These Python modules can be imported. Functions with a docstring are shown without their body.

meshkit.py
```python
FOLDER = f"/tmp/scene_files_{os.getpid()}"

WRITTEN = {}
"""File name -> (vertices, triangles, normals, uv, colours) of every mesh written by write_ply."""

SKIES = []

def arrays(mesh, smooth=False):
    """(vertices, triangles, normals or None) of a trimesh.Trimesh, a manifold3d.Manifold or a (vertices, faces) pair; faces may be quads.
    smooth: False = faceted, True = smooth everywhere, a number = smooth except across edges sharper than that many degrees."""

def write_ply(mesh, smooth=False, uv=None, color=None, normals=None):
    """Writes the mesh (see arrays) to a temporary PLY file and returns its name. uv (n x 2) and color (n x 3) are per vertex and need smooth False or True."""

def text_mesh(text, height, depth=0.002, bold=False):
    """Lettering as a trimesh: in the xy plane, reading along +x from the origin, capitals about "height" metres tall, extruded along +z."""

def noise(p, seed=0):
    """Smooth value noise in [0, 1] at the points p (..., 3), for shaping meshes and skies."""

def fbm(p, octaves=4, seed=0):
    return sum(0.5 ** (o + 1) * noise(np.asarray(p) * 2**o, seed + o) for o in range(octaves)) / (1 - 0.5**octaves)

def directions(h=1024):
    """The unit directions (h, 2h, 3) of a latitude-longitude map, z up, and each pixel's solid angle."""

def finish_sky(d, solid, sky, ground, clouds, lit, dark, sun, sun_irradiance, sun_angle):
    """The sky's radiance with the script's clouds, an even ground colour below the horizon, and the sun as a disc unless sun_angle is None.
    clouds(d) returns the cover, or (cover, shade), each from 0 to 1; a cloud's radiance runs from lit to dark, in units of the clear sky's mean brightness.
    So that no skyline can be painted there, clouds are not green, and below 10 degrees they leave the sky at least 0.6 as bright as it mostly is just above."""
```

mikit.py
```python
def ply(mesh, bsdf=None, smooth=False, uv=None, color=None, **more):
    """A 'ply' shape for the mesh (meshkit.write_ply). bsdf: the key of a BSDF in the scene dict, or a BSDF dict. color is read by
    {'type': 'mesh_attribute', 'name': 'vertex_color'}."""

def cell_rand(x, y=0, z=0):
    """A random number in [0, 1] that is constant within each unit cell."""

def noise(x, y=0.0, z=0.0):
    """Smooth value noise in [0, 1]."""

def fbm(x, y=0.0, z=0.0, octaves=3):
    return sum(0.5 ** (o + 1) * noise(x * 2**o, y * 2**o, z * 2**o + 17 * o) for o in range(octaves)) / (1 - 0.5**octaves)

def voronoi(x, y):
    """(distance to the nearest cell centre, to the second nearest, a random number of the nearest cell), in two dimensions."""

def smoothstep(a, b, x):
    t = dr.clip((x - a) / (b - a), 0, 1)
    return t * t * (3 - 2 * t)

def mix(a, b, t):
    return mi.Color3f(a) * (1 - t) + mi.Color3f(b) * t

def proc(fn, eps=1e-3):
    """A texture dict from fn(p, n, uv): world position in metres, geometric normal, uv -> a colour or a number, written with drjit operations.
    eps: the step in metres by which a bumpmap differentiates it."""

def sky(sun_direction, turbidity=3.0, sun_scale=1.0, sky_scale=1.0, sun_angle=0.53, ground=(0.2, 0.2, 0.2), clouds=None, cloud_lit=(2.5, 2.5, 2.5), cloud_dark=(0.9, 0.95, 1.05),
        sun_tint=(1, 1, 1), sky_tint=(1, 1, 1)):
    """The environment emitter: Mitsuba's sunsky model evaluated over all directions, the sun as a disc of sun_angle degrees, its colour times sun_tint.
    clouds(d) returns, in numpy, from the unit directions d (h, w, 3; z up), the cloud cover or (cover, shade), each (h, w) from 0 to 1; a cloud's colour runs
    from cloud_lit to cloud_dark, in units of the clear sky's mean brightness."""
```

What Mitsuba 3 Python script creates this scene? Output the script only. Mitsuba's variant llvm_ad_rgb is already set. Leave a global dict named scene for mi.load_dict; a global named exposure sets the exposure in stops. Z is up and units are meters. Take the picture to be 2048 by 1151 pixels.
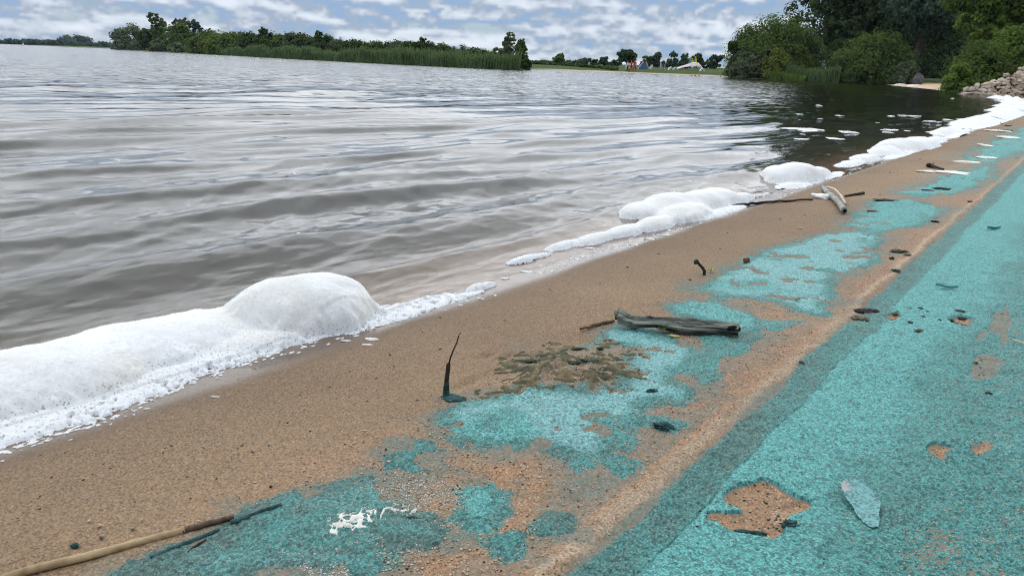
import math
import numpy as np
import trimesh
import drjit as dr
import mitsuba as mi
import manifold3d as m3
import mikit
import meshkit
from mikit import proc, noise, fbm, cell_rand, smoothstep, mix

T = mi.ScalarTransform4f
rng = np.random.default_rng(7)
scene, labels = {}, {}

# ------------------------------------------------------------------ camera, sky, exposure
F, CAM_H, W0, H0 = 1577.0, 0.60, 2048.0, 1151.0            # focal length in photograph pixels, eye height above the lake
PITCH, ROLL = math.radians(15.80), math.radians(2.376)
fwd = np.array([0, math.cos(PITCH), -math.sin(PITCH)])
R0, U0 = np.array([1.0, 0, 0]), np.array([0, math.sin(PITCH), math.cos(PITCH)])
right = R0 * math.cos(ROLL) + U0 * math.sin(ROLL)
upv = U0 * math.cos(ROLL) - R0 * math.sin(ROLL)
EYE = np.array([0, 0, CAM_H])
scene['camera'] = {'type': 'perspective', 'fov': 2 * math.degrees(math.atan(W0 / 2 / F)), 'fov_axis': 'x', 'near_clip': 0.05, 'far_clip': 4000.0,
                   'to_world': T().look_at(origin=EYE.tolist(), target=(EYE + fwd).tolist(), up=upv.tolist())}


def sst(a, b, x):
    t = np.clip((x - a) / (b - a), 0, 1)
    return t * t * (3 - 2 * t)


SUN = np.array([-0.30, 1.0, 1.05])                        # behind cloud, left of straight ahead


def clouds(d):
    x, y, z = d[..., 0], d[..., 1], d[..., 2]
    el, az = np.arcsin(np.clip(z, 0, 1)), np.arctan2(x, y)

    def cyl(fa, v, fv, seed, o=4, wa=0.0, billow=False):
        p = np.stack([np.cos(az + wa) * fa + 31.7, np.sin(az + wa) * fa + 11.3, v * fv + seed * 3.1], -1)
        if not billow:
            return meshkit.fbm(p, o, seed)
        return sum(.55 ** k * (1 - np.abs(2 * meshkit.noise(p * 2 ** k, seed + k) - 1)) for k in range(o)) / sum(.55 ** k for k in range(o))

    w1, w2 = cyl(9, el * 40, 1.5, 3, 3) - .5, cyl(12, el * 40, 1.2, 5, 3) - .5

    def field(e):
        v = 5.0 * np.log1p(np.maximum(e, 0) / 0.10)
        puff = cyl(26, v + w2 * .35, 1.15, 11, 4, w1 * .05, True)
        fine = cyl(75, v + w2 * .5, 2.8, 15, 3, w1 * .06, True)
        band = cyl(7.0, v + w2 * .5, 1.1, 21, 4, w1 * .1)
        return band * .52 + puff * .39 + fine * .09, band

    dens, band = field(el)
    above = field(el + .006 + el * .07)[0]
    big = meshkit.fbm(np.stack([x * 2.6 + 5, y * 2.6 + 2, z * 4.5], -1), 4, 40)
    body = sst(.44, .54, dens)
    cover = np.maximum(.25 + .75 * body, sst(.10, .3, el))
    # bright where a cloud's crest thins out upward, blue-grey at its base
    low = .17 + (dens - above) * 2.5 + (dens - .5) * .55
    low = .46 * np.tanh(np.maximum(low * 1.12 - .015, 0) / .46)
    high = sst(.085, .17, el)
    glow = d @ (SUN / np.linalg.norm(SUN))
    up = .22 + .75 * sst(-.1, .8, glow) + (big - .5) * (.35 + .9 * sst(.2, .8, glow))
    shade = 1 - (low * (1 - high) + high * up)
    return cover, np.clip(shade, 0, 1)


scene['sky'] = mikit.sky(SUN.tolist(), turbidity=3.5, sun_scale=0.03, sun_angle=70, sun_tint=(.85, .95, 1.1), ground=(.12, .11, .09), clouds=clouds,
                         cloud_lit=(6.7, 7.0, 7.4), cloud_dark=(.70, 1.04, 1.56), sky_tint=(.92, .98, 1.05))
exposure = 1.42

# ------------------------------------------------------------------ helpers
HZ = lambda px: 91 + .0415 * (px - 115)                     # the horizon's row in the photograph


def ray(px, py):
    d = fwd * F + right * (px - W0 / 2) + upv * (H0 / 2 - py)
    return d / np.linalg.norm(d)


def plane_hit(px, py, z=0.0):
    d = ray(px, py)
    return EYE + d * ((z - CAM_H) / d[2])


def col(px, D):
    """The point of the horizontal plane of the eye, D metres ahead, in the direction of a column of the photograph."""
    d = ray(px, HZ(px))
    return d[:2] * (D / d[1])


def N3(x, y, f, seed=0, o=3):
    return meshkit.fbm(np.stack([np.asarray(x) * f, np.asarray(y) * f, np.zeros_like(np.asarray(x, float)) + seed * 7.3], -1), o, seed)


def V1(x, y, f, seed=0):
    return meshkit.noise(np.stack([np.asarray(x) * f, np.asarray(y) * f, np.zeros_like(np.asarray(x, float)) + .5], -1), seed)


def poly_sd(P, x, y):
    """Signed distance to a polygon, positive inside."""
    P = np.asarray(P, float)
    shp = np.shape(x)
    x, y = np.ravel(x), np.ravel(y)
    best, inside = np.full(x.shape, 1e18), np.zeros(x.shape, bool)
    for a, b in zip(P, np.roll(P, -1, 0)):
        e = b - a
        t = np.clip(((x - a[0]) * e[0] + (y - a[1]) * e[1]) / max(e @ e, 1e-12), 0, 1)
        best = np.minimum(best, (x - a[0] - t * e[0]) ** 2 + (y - a[1] - t * e[1]) ** 2)
        c = (a[1] > y) != (b[1] > y)
        if c.any():
            xx = a[0] + (y - a[1]) * e[0] / (e[1] if abs(e[1]) > 1e-12 else 1e-12)
            inside ^= c & (x < xx)
    return np.where(inside, 1, -1).reshape(shp) * np.sqrt(best).reshape(shp)


def numbered(name):
    if name not in USED:
        USED.add(name)
        return name
    k = 1
    while f'{name}_{k:03d}' in USED:
        k += 1
    USED.add(f'{name}_{k:03d}')
    return f'{name}_{k:03d}'


USED = set()


def tag(key, label=None, cat=None, group=None, kind=None):
    labels[key] = {k: v for k, v in (('label', label), ('category', cat), ('group', group), ('kind', kind)) if v}
    return key


def thing(name, label=None, cat=None, group=None, kind=None):
    return tag(numbered(name), label, cat, group, kind)


def part(holder, name, mesh, bsdf, smooth=False, **kw):
    key = numbered(f'{holder}__{name}')
    scene[key] = mikit.ply(mesh, bsdf, smooth, **kw)
    return key


def single(name, mesh, bsdf, smooth, label, cat, group=None, kind=None, **kw):
    key = thing(name, label, cat, group, kind)
    scene[key] = mikit.ply(mesh, bsdf, smooth, **kw)
    return key


def mat(key, d, two=True):
    scene[key] = {'type': 'twosided', 'bsdf': d} if two else d
    return key


def rgb(*c):
    return {'type': 'rgb', 'value': list(c)}


def plain(key, c, rough=.7, spec=.3, fn=None, **more):
    return mat(key, {'type': 'principled', 'base_color': proc(fn) if fn else rgb(*c), 'roughness': rough, 'specular': spec, **more})


def spread(c, f, amt=.35, c2=None):
    """A colour that wanders by noise at f per metre."""
    c2 = c2 or tuple(v * .55 for v in c)
    def fn(p, n, uv):
        a = fbm(p.x * f, p.y * f, p.z * f, 3)
        b = noise(p.x * f * 7, p.y * f * 7, p.z * f * 7)
        return mix(c2, c, dr.clip(.5 + (a - .5) * 2.4, 0, 1)) * (1 - amt * .5 + amt * b)
    return fn


# ------------------------------------------------------------------ the lie of the land
LD = np.array([.5803, .8144])                                # along the shore, away from the camera
LN = np.array([.8144, -.5803])                               # inland
W_OFF = .41


def lw(x, y):
    return x * LD[0] + y * LD[1], x * LN[0] + y * LN[1] + W_OFF


def xy(l, w):
    return l * LD[0] + (w - W_OFF) * LN[0], l * LD[1] + (w - W_OFF) * LN[1]


near_shore = [xy(l, -.90) for l in (-700, -20, 3, 6)]
near_shore[2] = xy(2.5, -.905)
SHORE = near_shore + [(5.62, 10.2), (8.45, 14.3), (13.6, 22.6), (18.3, 30), (22, 36), (25, 40.8), (27.6, 44.2), (27.0, 47.2), (28.2, 50.5), (32, 62), (37.5, 78),
                      (42.5, 93), (47, 106), (41, 111), (30.5, 115.5), (30.5, 121), (36, 140), (22, 138), (10, 128), (3, 121), (-14, 134), (-60, 200), (-120, 330),
                      (-260, 560), (-420, 650), (-900, 680)]
LAND = SHORE + [(-900, 2200), (2500, 2200), (2500, -700)]
_isl = [(1066, 99), (1040, 95), (1000, 94), (940, 95), (870, 100), (800, 106), (700, 117), (600, 131), (500, 160), (440, 188), (380, 215), (300, 246), (236, 280)]
ISLAND = [tuple(col(p, D)) for p, D in _isl] + [tuple(col(p, D + 30)) for p, D in _isl[::-1]]


def shore_dist(x, y):
    return np.maximum(poly_sd(LAND, x, y), poly_sd(ISLAND, x, y))


def base_height(x, y, s):
    l, w = lw(x, y)
    z = np.where(s > 0, .050 * np.minimum(s, 1.5) + .008 * np.clip(s - 1.5, 0, 6), np.maximum(.14 * s, -2.5))
    far = sst(26, 46, l)
    z = z + far * np.where(s > 0, .055 * np.clip(s - .6, 0, 10) + .012 * np.clip(s - 10, 0, 120), 0)
    return z


def relief(x, y, s):
    """What feet, water and wind left in the sand: millimetres to a centimetre."""
    l, w = lw(x, y)
    dry = sst(.05, .35, s)
    z = (N3(x, y, 3.0, 1, 3) - .5) * .016 * dry
    z = z + (N3(x, y, 16, 2, 3) - .5) * .009 * (.45 + .55 * sst(.55, .85, s))
    z = z + (N3(x, y, 80, 3, 2) - .5) * .0030 * (.35 + .65 * sst(.5, .8, s))
    z = z + (V1(x, y, 300, 5) - .5) * .0011
    wr_ = w + (N3(l, 0 * l, 3.2, 8, 3) - .5) * .030 + (V1(x, y, 45, 10) - .5) * .008
    z = z + .006 * np.exp(-((wr_ - .004) / .014) ** 2) * (.5 + .9 * N3(l, w, 6, 9, 2))      # the thin ridge of dry sand
    z = z - .004 * np.exp(-((w - .06) / .035) ** 2)
    for (px, py, rx, ry, h) in ((1080, 750, .10, .045, .016), (1190, 750, .07, .05, .016), (1130, 720, .08, .04, .012), (1150, 665, .09, .05, -.006), (975, 690, .03, .012, -.007), (1015, 693, .025, .01, -.007), (945, 745, .05, .012, -.006)):
        a, b = lw(*plane_hit(px, py, .04)[:2])
        q = ((l - a) / rx) ** 2 + ((w - b) / ry) ** 2
        z = z + h * np.exp(-q) * (.25 + 1.5 * N3(x, y, 55, 14, 3) - .2 * N3(x, y, 160, 15, 2)) if h > 0 else z + h * np.exp(-q) * (.6 + .9 * N3(x, y, 45, 14, 3))
    for P in HOLES:
        sd = poly_sd(P, x, y)
        z = z - .004 * sst(-.006, .010, sd)
    return z


def ground_z(x, y, fine=True):
    x, y = np.asarray(x, float), np.asarray(y, float)
    s = shore_dist(x, y)
    return base_height(x, y, s) + (relief(x, y, s) if fine else 0)


HOLES = []


def G(px, py):
    """The point of the beach seen at a pixel of the photograph."""
    z = .04
    for _ in range(5):
        p = plane_hit(px, py, z)
        z = float(ground_z(p[:1], p[1:2], False)[0])
    return plane_hit(px, py, z)


def GP(*pts):
    return [tuple(G(*p)[:2]) for p in pts]


HOLES += [GP((1452, 985), (1475, 970), (1525, 958), (1560, 975), (1590, 992), (1622, 1000), (1612, 1015), (1585, 1020), (1562, 1040), (1565, 1062), (1545, 1072), (1500, 1062), (1455, 1055),
             (1440, 1040), (1418, 1035), (1418, 1022), (1440, 1020), (1462, 1024), (1490, 1022), (1485, 1010), (1455, 1002)),
          GP((1858, 897), (1872, 888), (1900, 894), (1888, 905), (1882, 918), (1868, 912)), GP((1946, 896), (1972, 882), (1982, 888), (1966, 902), (1950, 906)),
          GP((1898, 638), (1925, 630), (1945, 642), (1930, 652), (1905, 645)), GP((1775, 632), (1795, 626), (1800, 634), (1785, 640))]

# ------------------------------------------------------------------ the beach: a round grid, finest in front of the camera
th = np.radians(np.concatenate([np.arange(-180, -48, 3.0), np.arange(-48, -38, .5), np.arange(-38, 37.0, .082), np.arange(37, 47, .5), np.arange(47, 180.1, 3.0)]))
rr = [.04, .2, .4, .55, .66, .72]
while rr[-1] < 37:
    r = rr[-1]
    rr.append(r + max(.0018, min(r * r / (CAM_H * 790) * 1.2, .32)))
rr = np.array(rr)
RR, TH = np.meshgrid(rr, th, indexing='ij')
GX, GY = RR * np.sin(TH), RR * np.cos(TH)
print('beach grid', GX.shape)
GS = shore_dist(GX, GY)
keep = GS > -1.6
GZ = np.where(keep, base_height(GX, GY, GS), -.3)
kx = np.nonzero(keep.ravel())[0]
gx, gy, gs = GX.ravel()[kx], GY.ravel()[kx], GS.ravel()[kx]
gz = GZ.ravel()[kx] + relief(gx, gy, gs)
gl, gw = lw(gx, gy)
grr = RR.ravel()[kx]


def grid_faces(vmask):
    """Triangles of the round grid with any corner in vmask (a flat boolean over the whole grid), and all corners kept."""
    n, m = GX.shape
    i, j = np.meshgrid(np.arange(n - 1), np.arange(m - 1), indexing='ij')
    a, b, c, d = i * m + j, i * m + j + 1, (i + 1) * m + j + 1, (i + 1) * m + j
    f = np.concatenate([np.stack([a, c, d], -1).reshape(-1, 3), np.stack([a, b, c], -1).reshape(-1, 3)])
    k = keep.ravel()
    return f[vmask[f].any(1) & k[f].all(1)]


def from_grid(vmask_k, z, extra):
    """A mesh from the kept grid points: vmask_k over kept points, heights z, per-point pairs extra."""
    full = np.zeros(GX.size, bool)
    full[kx] = vmask_k
    f = grid_faces(full)
    back = np.full(GX.size, -1)
    back[kx] = np.arange(len(kx))
    f = back[f]
    u, inv = np.unique(f, return_inverse=True)
    return (np.stack([gx[u], gy[u], z[u]], -1), inv.reshape(-1, 3)), extra[u]


# algae: how much of the sand a dried crust covers, patch by patch
PATCHES = [
    ('algae_patch', 'murky teal algae stain with white scum beside the long reed at the bottom left', 'dark', GP((225, 1160), (330, 1098), (425, 1070), (480, 1030), (560, 998), (640, 975), (740, 948), (788, 962), (796, 1000), (800, 1018), (850, 1030), (870, 1045), (890, 1085), (800, 1098), (775, 1120), (765, 1165))),
    ('algae_patch', 'bright turquoise algae blob right of the white dried scum', 'bright', GP((905, 980), (935, 970), (975, 970), (1012, 988), (1016, 1030), (985, 1062), (930, 1070), (915, 1050), (905, 1020))),
    ('algae_patch', 'small teal algae patch above the white dried scum', 'mid', GP((770, 910), (800, 890), (850, 885), (885, 903), (850, 922), (900, 945), (830, 952), (780, 932))),
    ('algae_patch', 'largest pale turquoise algae patch, between the upright twig and the driftwood log', 'pale', GP((868, 845), (905, 812), (1000, 795), (1090, 783), (1170, 786), (1245, 772), (1258, 738), (1250, 715), (1290, 700), (1235, 690), (1190, 690), (1165, 692), (1195, 675), (1230, 655), (1285, 655), (1335, 680), (1385, 700), (1382, 730), (1345, 745), (1330, 765), (1370, 770), (1386, 790), (1345, 810), (1290, 815), (1260, 830), (1225, 850), (1238, 900), (1200, 922), (1140, 915), (1080, 893), (1000, 892), (930, 888), (885, 872))),
    ('algae_patch', 'turquoise algae patch just behind the driftwood log', 'bright', GP((1335, 612), (1390, 600), (1450, 600), (1492, 615), (1520, 640), (1588, 645), (1560, 662), (1480, 662), (1450, 650), (1400, 640), (1345, 632))),
    ('algae_patch', 'broad pale blue algae patch behind the log with a smooth pool-like middle', 'pale', GP((1385, 580), (1450, 545), (1530, 500), (1580, 490), (1640, 470), (1720, 460), (1765, 475), (1752, 520), (1720, 540), (1650, 565), (1662, 600), (1640, 626), (1590, 620), (1560, 600), (1500, 597), (1440, 592))),
    ('algae_patch', 'turquoise algae patch beside the grey reed bundle', 'bright', GP((1685, 455), (1720, 425), (1750, 402), (1820, 398), (1868, 412), (1895, 414), (1880, 428), (1840, 450), (1760, 462))),
    ('algae_patch', 'streaky turquoise algae patch in front of the long white scum streak', 'bright', GP((1790, 385), (1850, 368), (1910, 348), (1960, 330), (1992, 330), (1985, 345), (1960, 375), (1890, 388), (1830, 392))),
    ('algae_patch', 'farthest turquoise algae streaks at the right edge of the beach', 'bright', GP((1930, 318), (1975, 292), (2010, 272), (2060, 250), (2075, 268), (2060, 295), (2000, 322), (1960, 326))),
    ('algae_patch', 'small teal algae spot between the scum patch and the dry sand ridge', 'mid', GP((1130, 965), (1160, 952), (1195, 958), (1205, 975), (1185, 990), (1145, 985))),
    ('algae_patch', 'teal algae spot at the foot of the dry sand ridge near the bottom edge', 'mid', GP((1062, 1050), (1090, 1025), (1130, 1030), (1150, 1045), (1125, 1070), (1085, 1075))),
    ('algae_patch', 'teal algae spot below the bright turquoise blob, near the bottom edge', 'mid', GP((970, 1095), (985, 1075), (1030, 1070), (1052, 1085), (1050, 1115), (1010, 1125), (985, 1120))),
    ('algae_patch', 'dull small algae spots right of the log on bare brown sand', 'mid', GP((1385, 770), (1400, 745), (1430, 752), (1432, 768), (1405, 775))),
]
covs, tones = [], np.zeros((len(gx), 2), np.float32)
fine_n = .5 * N3(gx, gy, 28, 31, 3) + .3 * V1(gx, gy, 150, 32) + .2 * V1(gx, gy, 420, 33)
speck_n = .18 * N3(gx, gy, 28, 31, 3) + .42 * V1(gx, gy, 230, 32) + .40 * V1(gx, gy, 520, 33)
low_n = N3(gx, gy, 6, 34, 3)
mid_n = N3(gx, gy, 19, 37, 3)
wob = (N3(gx, gy, 13, 35, 4) - .5) * .15 + (V1(gx, gy, 70, 36) - .5) * .03
stain = np.zeros(len(gx))
hole = np.full(len(gx), -9.0)
nearb = (grr < 4)
for P in HOLES:
    hole[nearb] = np.maximum(hole[nearb], poly_sd(P, gx[nearb], gy[nearb]))


def algae(cov, tone, pale, name, label, group=None, fn=None):
    t = .011 * (cov - (fine_n if fn is None else fn)) + .0008
    t = np.clip(t, -.006, .0032) * (1 + .25 * np.exp(-((hole + .006) / .008) ** 2))
    z = gz + np.where(t > 0, t + (V1(gx, gy, 210, 41) - .5) * .0022 * np.clip(t / .002, 0, 1) + (N3(gx, gy, 60, 42, 2) - .5) * .004 * np.clip(t / .003, 0, 1), t)
    m, ex = from_grid(t > 0, z, np.stack([tone, pale], -1))
    single(name, m, 'dried_algae', True, label, 'algae', group, uv=ex)


TONES = {'dark': (.36, .15), 'bright': (.92, .0), 'mid': (.62, .0), 'pale': (.88, .75)}
PENDING = []
for name, label, kind, P in PATCHES:
    P = np.array(P)
    lo, hi = P.min(0) - .25, P.max(0) + .25
    box = (gx > lo[0]) & (gx < hi[0]) & (gy > lo[1]) & (gy < hi[1])
    size = math.sqrt(np.prod(hi - lo - .45))
    sd = np.full(len(gx), -9.0)
    sd[box] = poly_sd(P, gx[box], gy[box])
    k = min(1.0, .25 + size) * (1 + .5 * np.clip(gl - 3, 0, 6))
    e = np.where(box, sd + wob * (.5 * k + .22 * (k < .6)), -9)
    cov = .50 + e / (.040 * k + .012) * .3
    cov = np.clip(cov, -1, .80) - {'dark': .26, 'bright': .40, 'mid': .5, 'pale': .5}[kind] * sst(.56, .72, mid_n + .06 * (kind == 'mid'))
    stain = np.maximum(stain, sst(-.11 * k, .02 * k, e + (mid_n - .5) * .12) * .95)
    t0, p0 = TONES[kind]
    core = sst(.0, .040, e + (N3(gx, gy, 26, 54, 3) - .5) * .05)
    tone = np.clip(t0 * (.40 + .60 * core) + (N3(gx, gy, 9, 51, 3) - .5) * .7 - .25 * sst(.55, .75, N3(gx, gy, 35, 52, 2)), 0, 1)
    pale = p0 * core * sst(.35, .55, N3(gx, gy, 7, 53, 2) + .12 * (kind == 'pale'))
    PENDING.append((cov, tone, pale, name, label, 'separate algae patches on the middle of the beach', .45 * fine_n + .55 * speck_n))

wv = gw + (N3(gl, gw, 5, 61, 3) - .5) * .05 + (V1(gx, gy, 60, 62) - .5) * .010
wv2 = gw + (N3(gl, gw, 3, 63, 3) - .5) * .10
spk = np.maximum(1 - sst(.07, .09, wv), sst(.27, .34, wv2))
band_n = fine_n * (1 - spk) + speck_n * spk
sparse = sst(.016, .034, wv) * .66
cov = np.where(wv < .085, sparse + (low_n - .5) * .14, 0)
cov = np.maximum(cov, sst(.075, .095, wv) * .86)
cov = np.where(wv2 > .26, .86 - .34 * sst(.26, .37, wv2) + (low_n - .5) * .28 * sst(.25, .35, wv2), cov)
cov = cov - 1.6 * sst(-.006, .004, hole + (V1(gx, gy, 130, 64) - .5) * .006)
cov = cov - .35 * sst(.60, .70, N3(gl * .35, gw * 2, 8, 65, 3)) * sst(.2, .3, wv2)
cov = np.where(gw > -.01, cov, -1)
tone = .30 + (N3(gl * 1.2, gw * 5, 1.6, 68, 3) - .5) * .35 + .68 * sst(.075, .10, wv) - .50 * sst(.16, .33, wv2 + (N3(gx, gy, 14, 67, 2) - .5) * .06) + (N3(gx, gy, 10, 66, 3) - .5) * .30
stain = np.maximum(stain, sst(.008, .03, gw + (low_n - .5) * .03) * 1.2 * (1 - sst(-.004, .004, hole)))
algae(cov, np.clip(tone, 0, 1), 0 * tone, 'algae_crust', 'broad bright turquoise algae crust covering the sand right of the pale dry ridge', None, band_n)
for a in PENDING:
    algae(*a)

# scattered crusts in the gaps of that middle band
midn = N3(gl * .7, gw, 7, 71, 4)
wmid = -.19 + .05 * np.sin(gl * 1.3)
env = np.exp(-((gw - wmid) / .115) ** 2) * (gw < -.02) * sst(.45, .75, gl)
cov = (midn - .455) * 4.2 * env - .10 * (1 - env)
cov = np.clip(cov, -1, .70)
stain = np.maximum(stain, sst(-.25, .25, cov) * .7)
algae(cov, np.clip(.42 + (N3(gx, gy, 12, 72, 3) - .5) * .9, 0, 1), 0 * cov, 'algae_scatter', 'ragged thin scraps of teal algae scattered between the larger patches', None, .5 * fine_n + .5 * speck_n)
labels['algae_scatter']['kind'] = 'stuff'
# the disturbed mound left of the log: a thin mat of rotting weed over it
MP = np.array(GP((1010, 735), (1050, 705), (1120, 690), (1200, 686), (1255, 712), (1262, 742), (1240, 772), (1160, 780), (1060, 792), (990, 790), (1030, 765), (1045, 748)))
box = (np.abs(gx - MP[:, 0].mean()) < .4) & (np.abs(gy - MP[:, 1].mean()) < .35)
mat_sd = np.full(len(gx), -9.0)
mat_sd[box] = poly_sd(MP, gx[box], gy[box])
stain = np.maximum(stain, .55 * sst(-.05, .03, mat_sd + (mid_n - .5) * .06))
u_m, v_m = gx + .03 * (N3(gx, gy, 18, 151, 2) - .5), gy * 2.4
weed_n = .6 * (1 - np.abs(V1(u_m, v_m, 30, 152) - .5) * 3.2) + .4 * V1(gx, gy, 110, 153)
t_w = np.where(mat_sd > -.04, .016 * (weed_n - .80 + .16 * sst(-.03, .03, mat_sd) + (mid_n - .5) * .5), -1)
t_w = np.clip(t_w, -.006, .0032)
m_w, ex_w = from_grid(t_w > 0, gz + np.where(t_w > 0, t_w + .0022, t_w), np.stack([t_w, t_w], -1))
single('weed_mat', m_w, 'rotting_weed', True, 'olive brown mat of rotting weed on the low mound left of the log', 'weed', None, 'stuff')

# soft olive film on the sand round the disturbed mound
for (px, py, rl, rw, v) in ((1055, 690, .12, .06, .35), (1120, 720, .16, .05, .5), (900, 800, .05, .02, .5), (1180, 765, .14, .04, .35), (1000, 760, .1, .03, .3), (1500, 560, .3, .05, .5), (1780, 405, .5, .08, .4), (640, 985, .2, .05, .5)):
    a, b = lw(*G(px, py)[:2])
    stain = np.maximum(stain, v * np.exp(-((gl - a) / rl) ** 2 - ((gw - b) / rw) ** 2) * (.4 + 1.2 * low_n))


def sand_color(p, n, uv):
    g = noise(p.x / .0021, p.y / .0021, p.z / .004)
    g2 = cell_rand(p.x / .0028 + 31.7, p.y / .0028 + 7.1)
    big = fbm(p.x * 2.2, p.y * 2.2, 0, 3)
    w = p.x * .8144 - p.y * .5803 + .41
    c = mix((.255, .142, .066), (.330, .195, .095), dr.clip(.5 + (big - .5) * 2.2, 0, 1))
    pale = dr.exp(-dr.square((w - .004 + (fbm(p.x * 4, p.y * 4) - .5) * .040 + (noise(p.x * 60, p.y * 60) - .5) * .012) / .014))
    c = mix(c, (.52, .37, .24), pale * .8)
    rough_sand = smoothstep(-.45, -.30, w + (big - .5) * .2) * (1 - pale)
    c = mix(c, (.43, .225, .115), rough_sand * .55)
    wet = 1 - smoothstep(.065, .105 + .08 * big, uv.x)
    c = c * (1 + (.95 * g + .55 * g2 - .75) * (1 - .75 * wet))
    bright = smoothstep(.955, .975, cell_rand(p.x / .0023, p.y / .0023)) * (.35 + .65 * rough_sand)
    c = mix(c, (.70, .56, .40), bright * .8)
    dark = smoothstep(.965, .985, cell_rand(p.x / .0030 + 91.3, p.y / .0030 + 17.7))
    c = mix(c, (.07, .045, .03), dark * .55)
    damp = 1 - smoothstep(.08, .36 + .16 * big, uv.x)
    c = c * mix((1, 1, 1), (.80, .79, .80), damp) * mix((1, 1, 1), (.68, .69, .78), wet)
    teal = mix((.075, .145, .125), (.10, .24, .23), noise(p.x / .006, p.y / .006))
    c = mix(c, teal, dr.clip(uv.y, 0, 1) * (.45 + .45 * noise(p.x / .004 + 5, p.y / .004)) * .9)
    deep = smoothstep(0, -.5, uv.x)
    return mix(c * .74, (.07, .06, .045), deep)


mat('beach_sand', {'type': 'principled', 'base_color': proc(sand_color), 'roughness': proc(lambda p, n, uv: .09 + .66 * smoothstep(.06, .10 + .06 * fbm(p.x * 4, p.y * 4, 0, 3), uv.x)),
                   'specular': .5})


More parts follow.
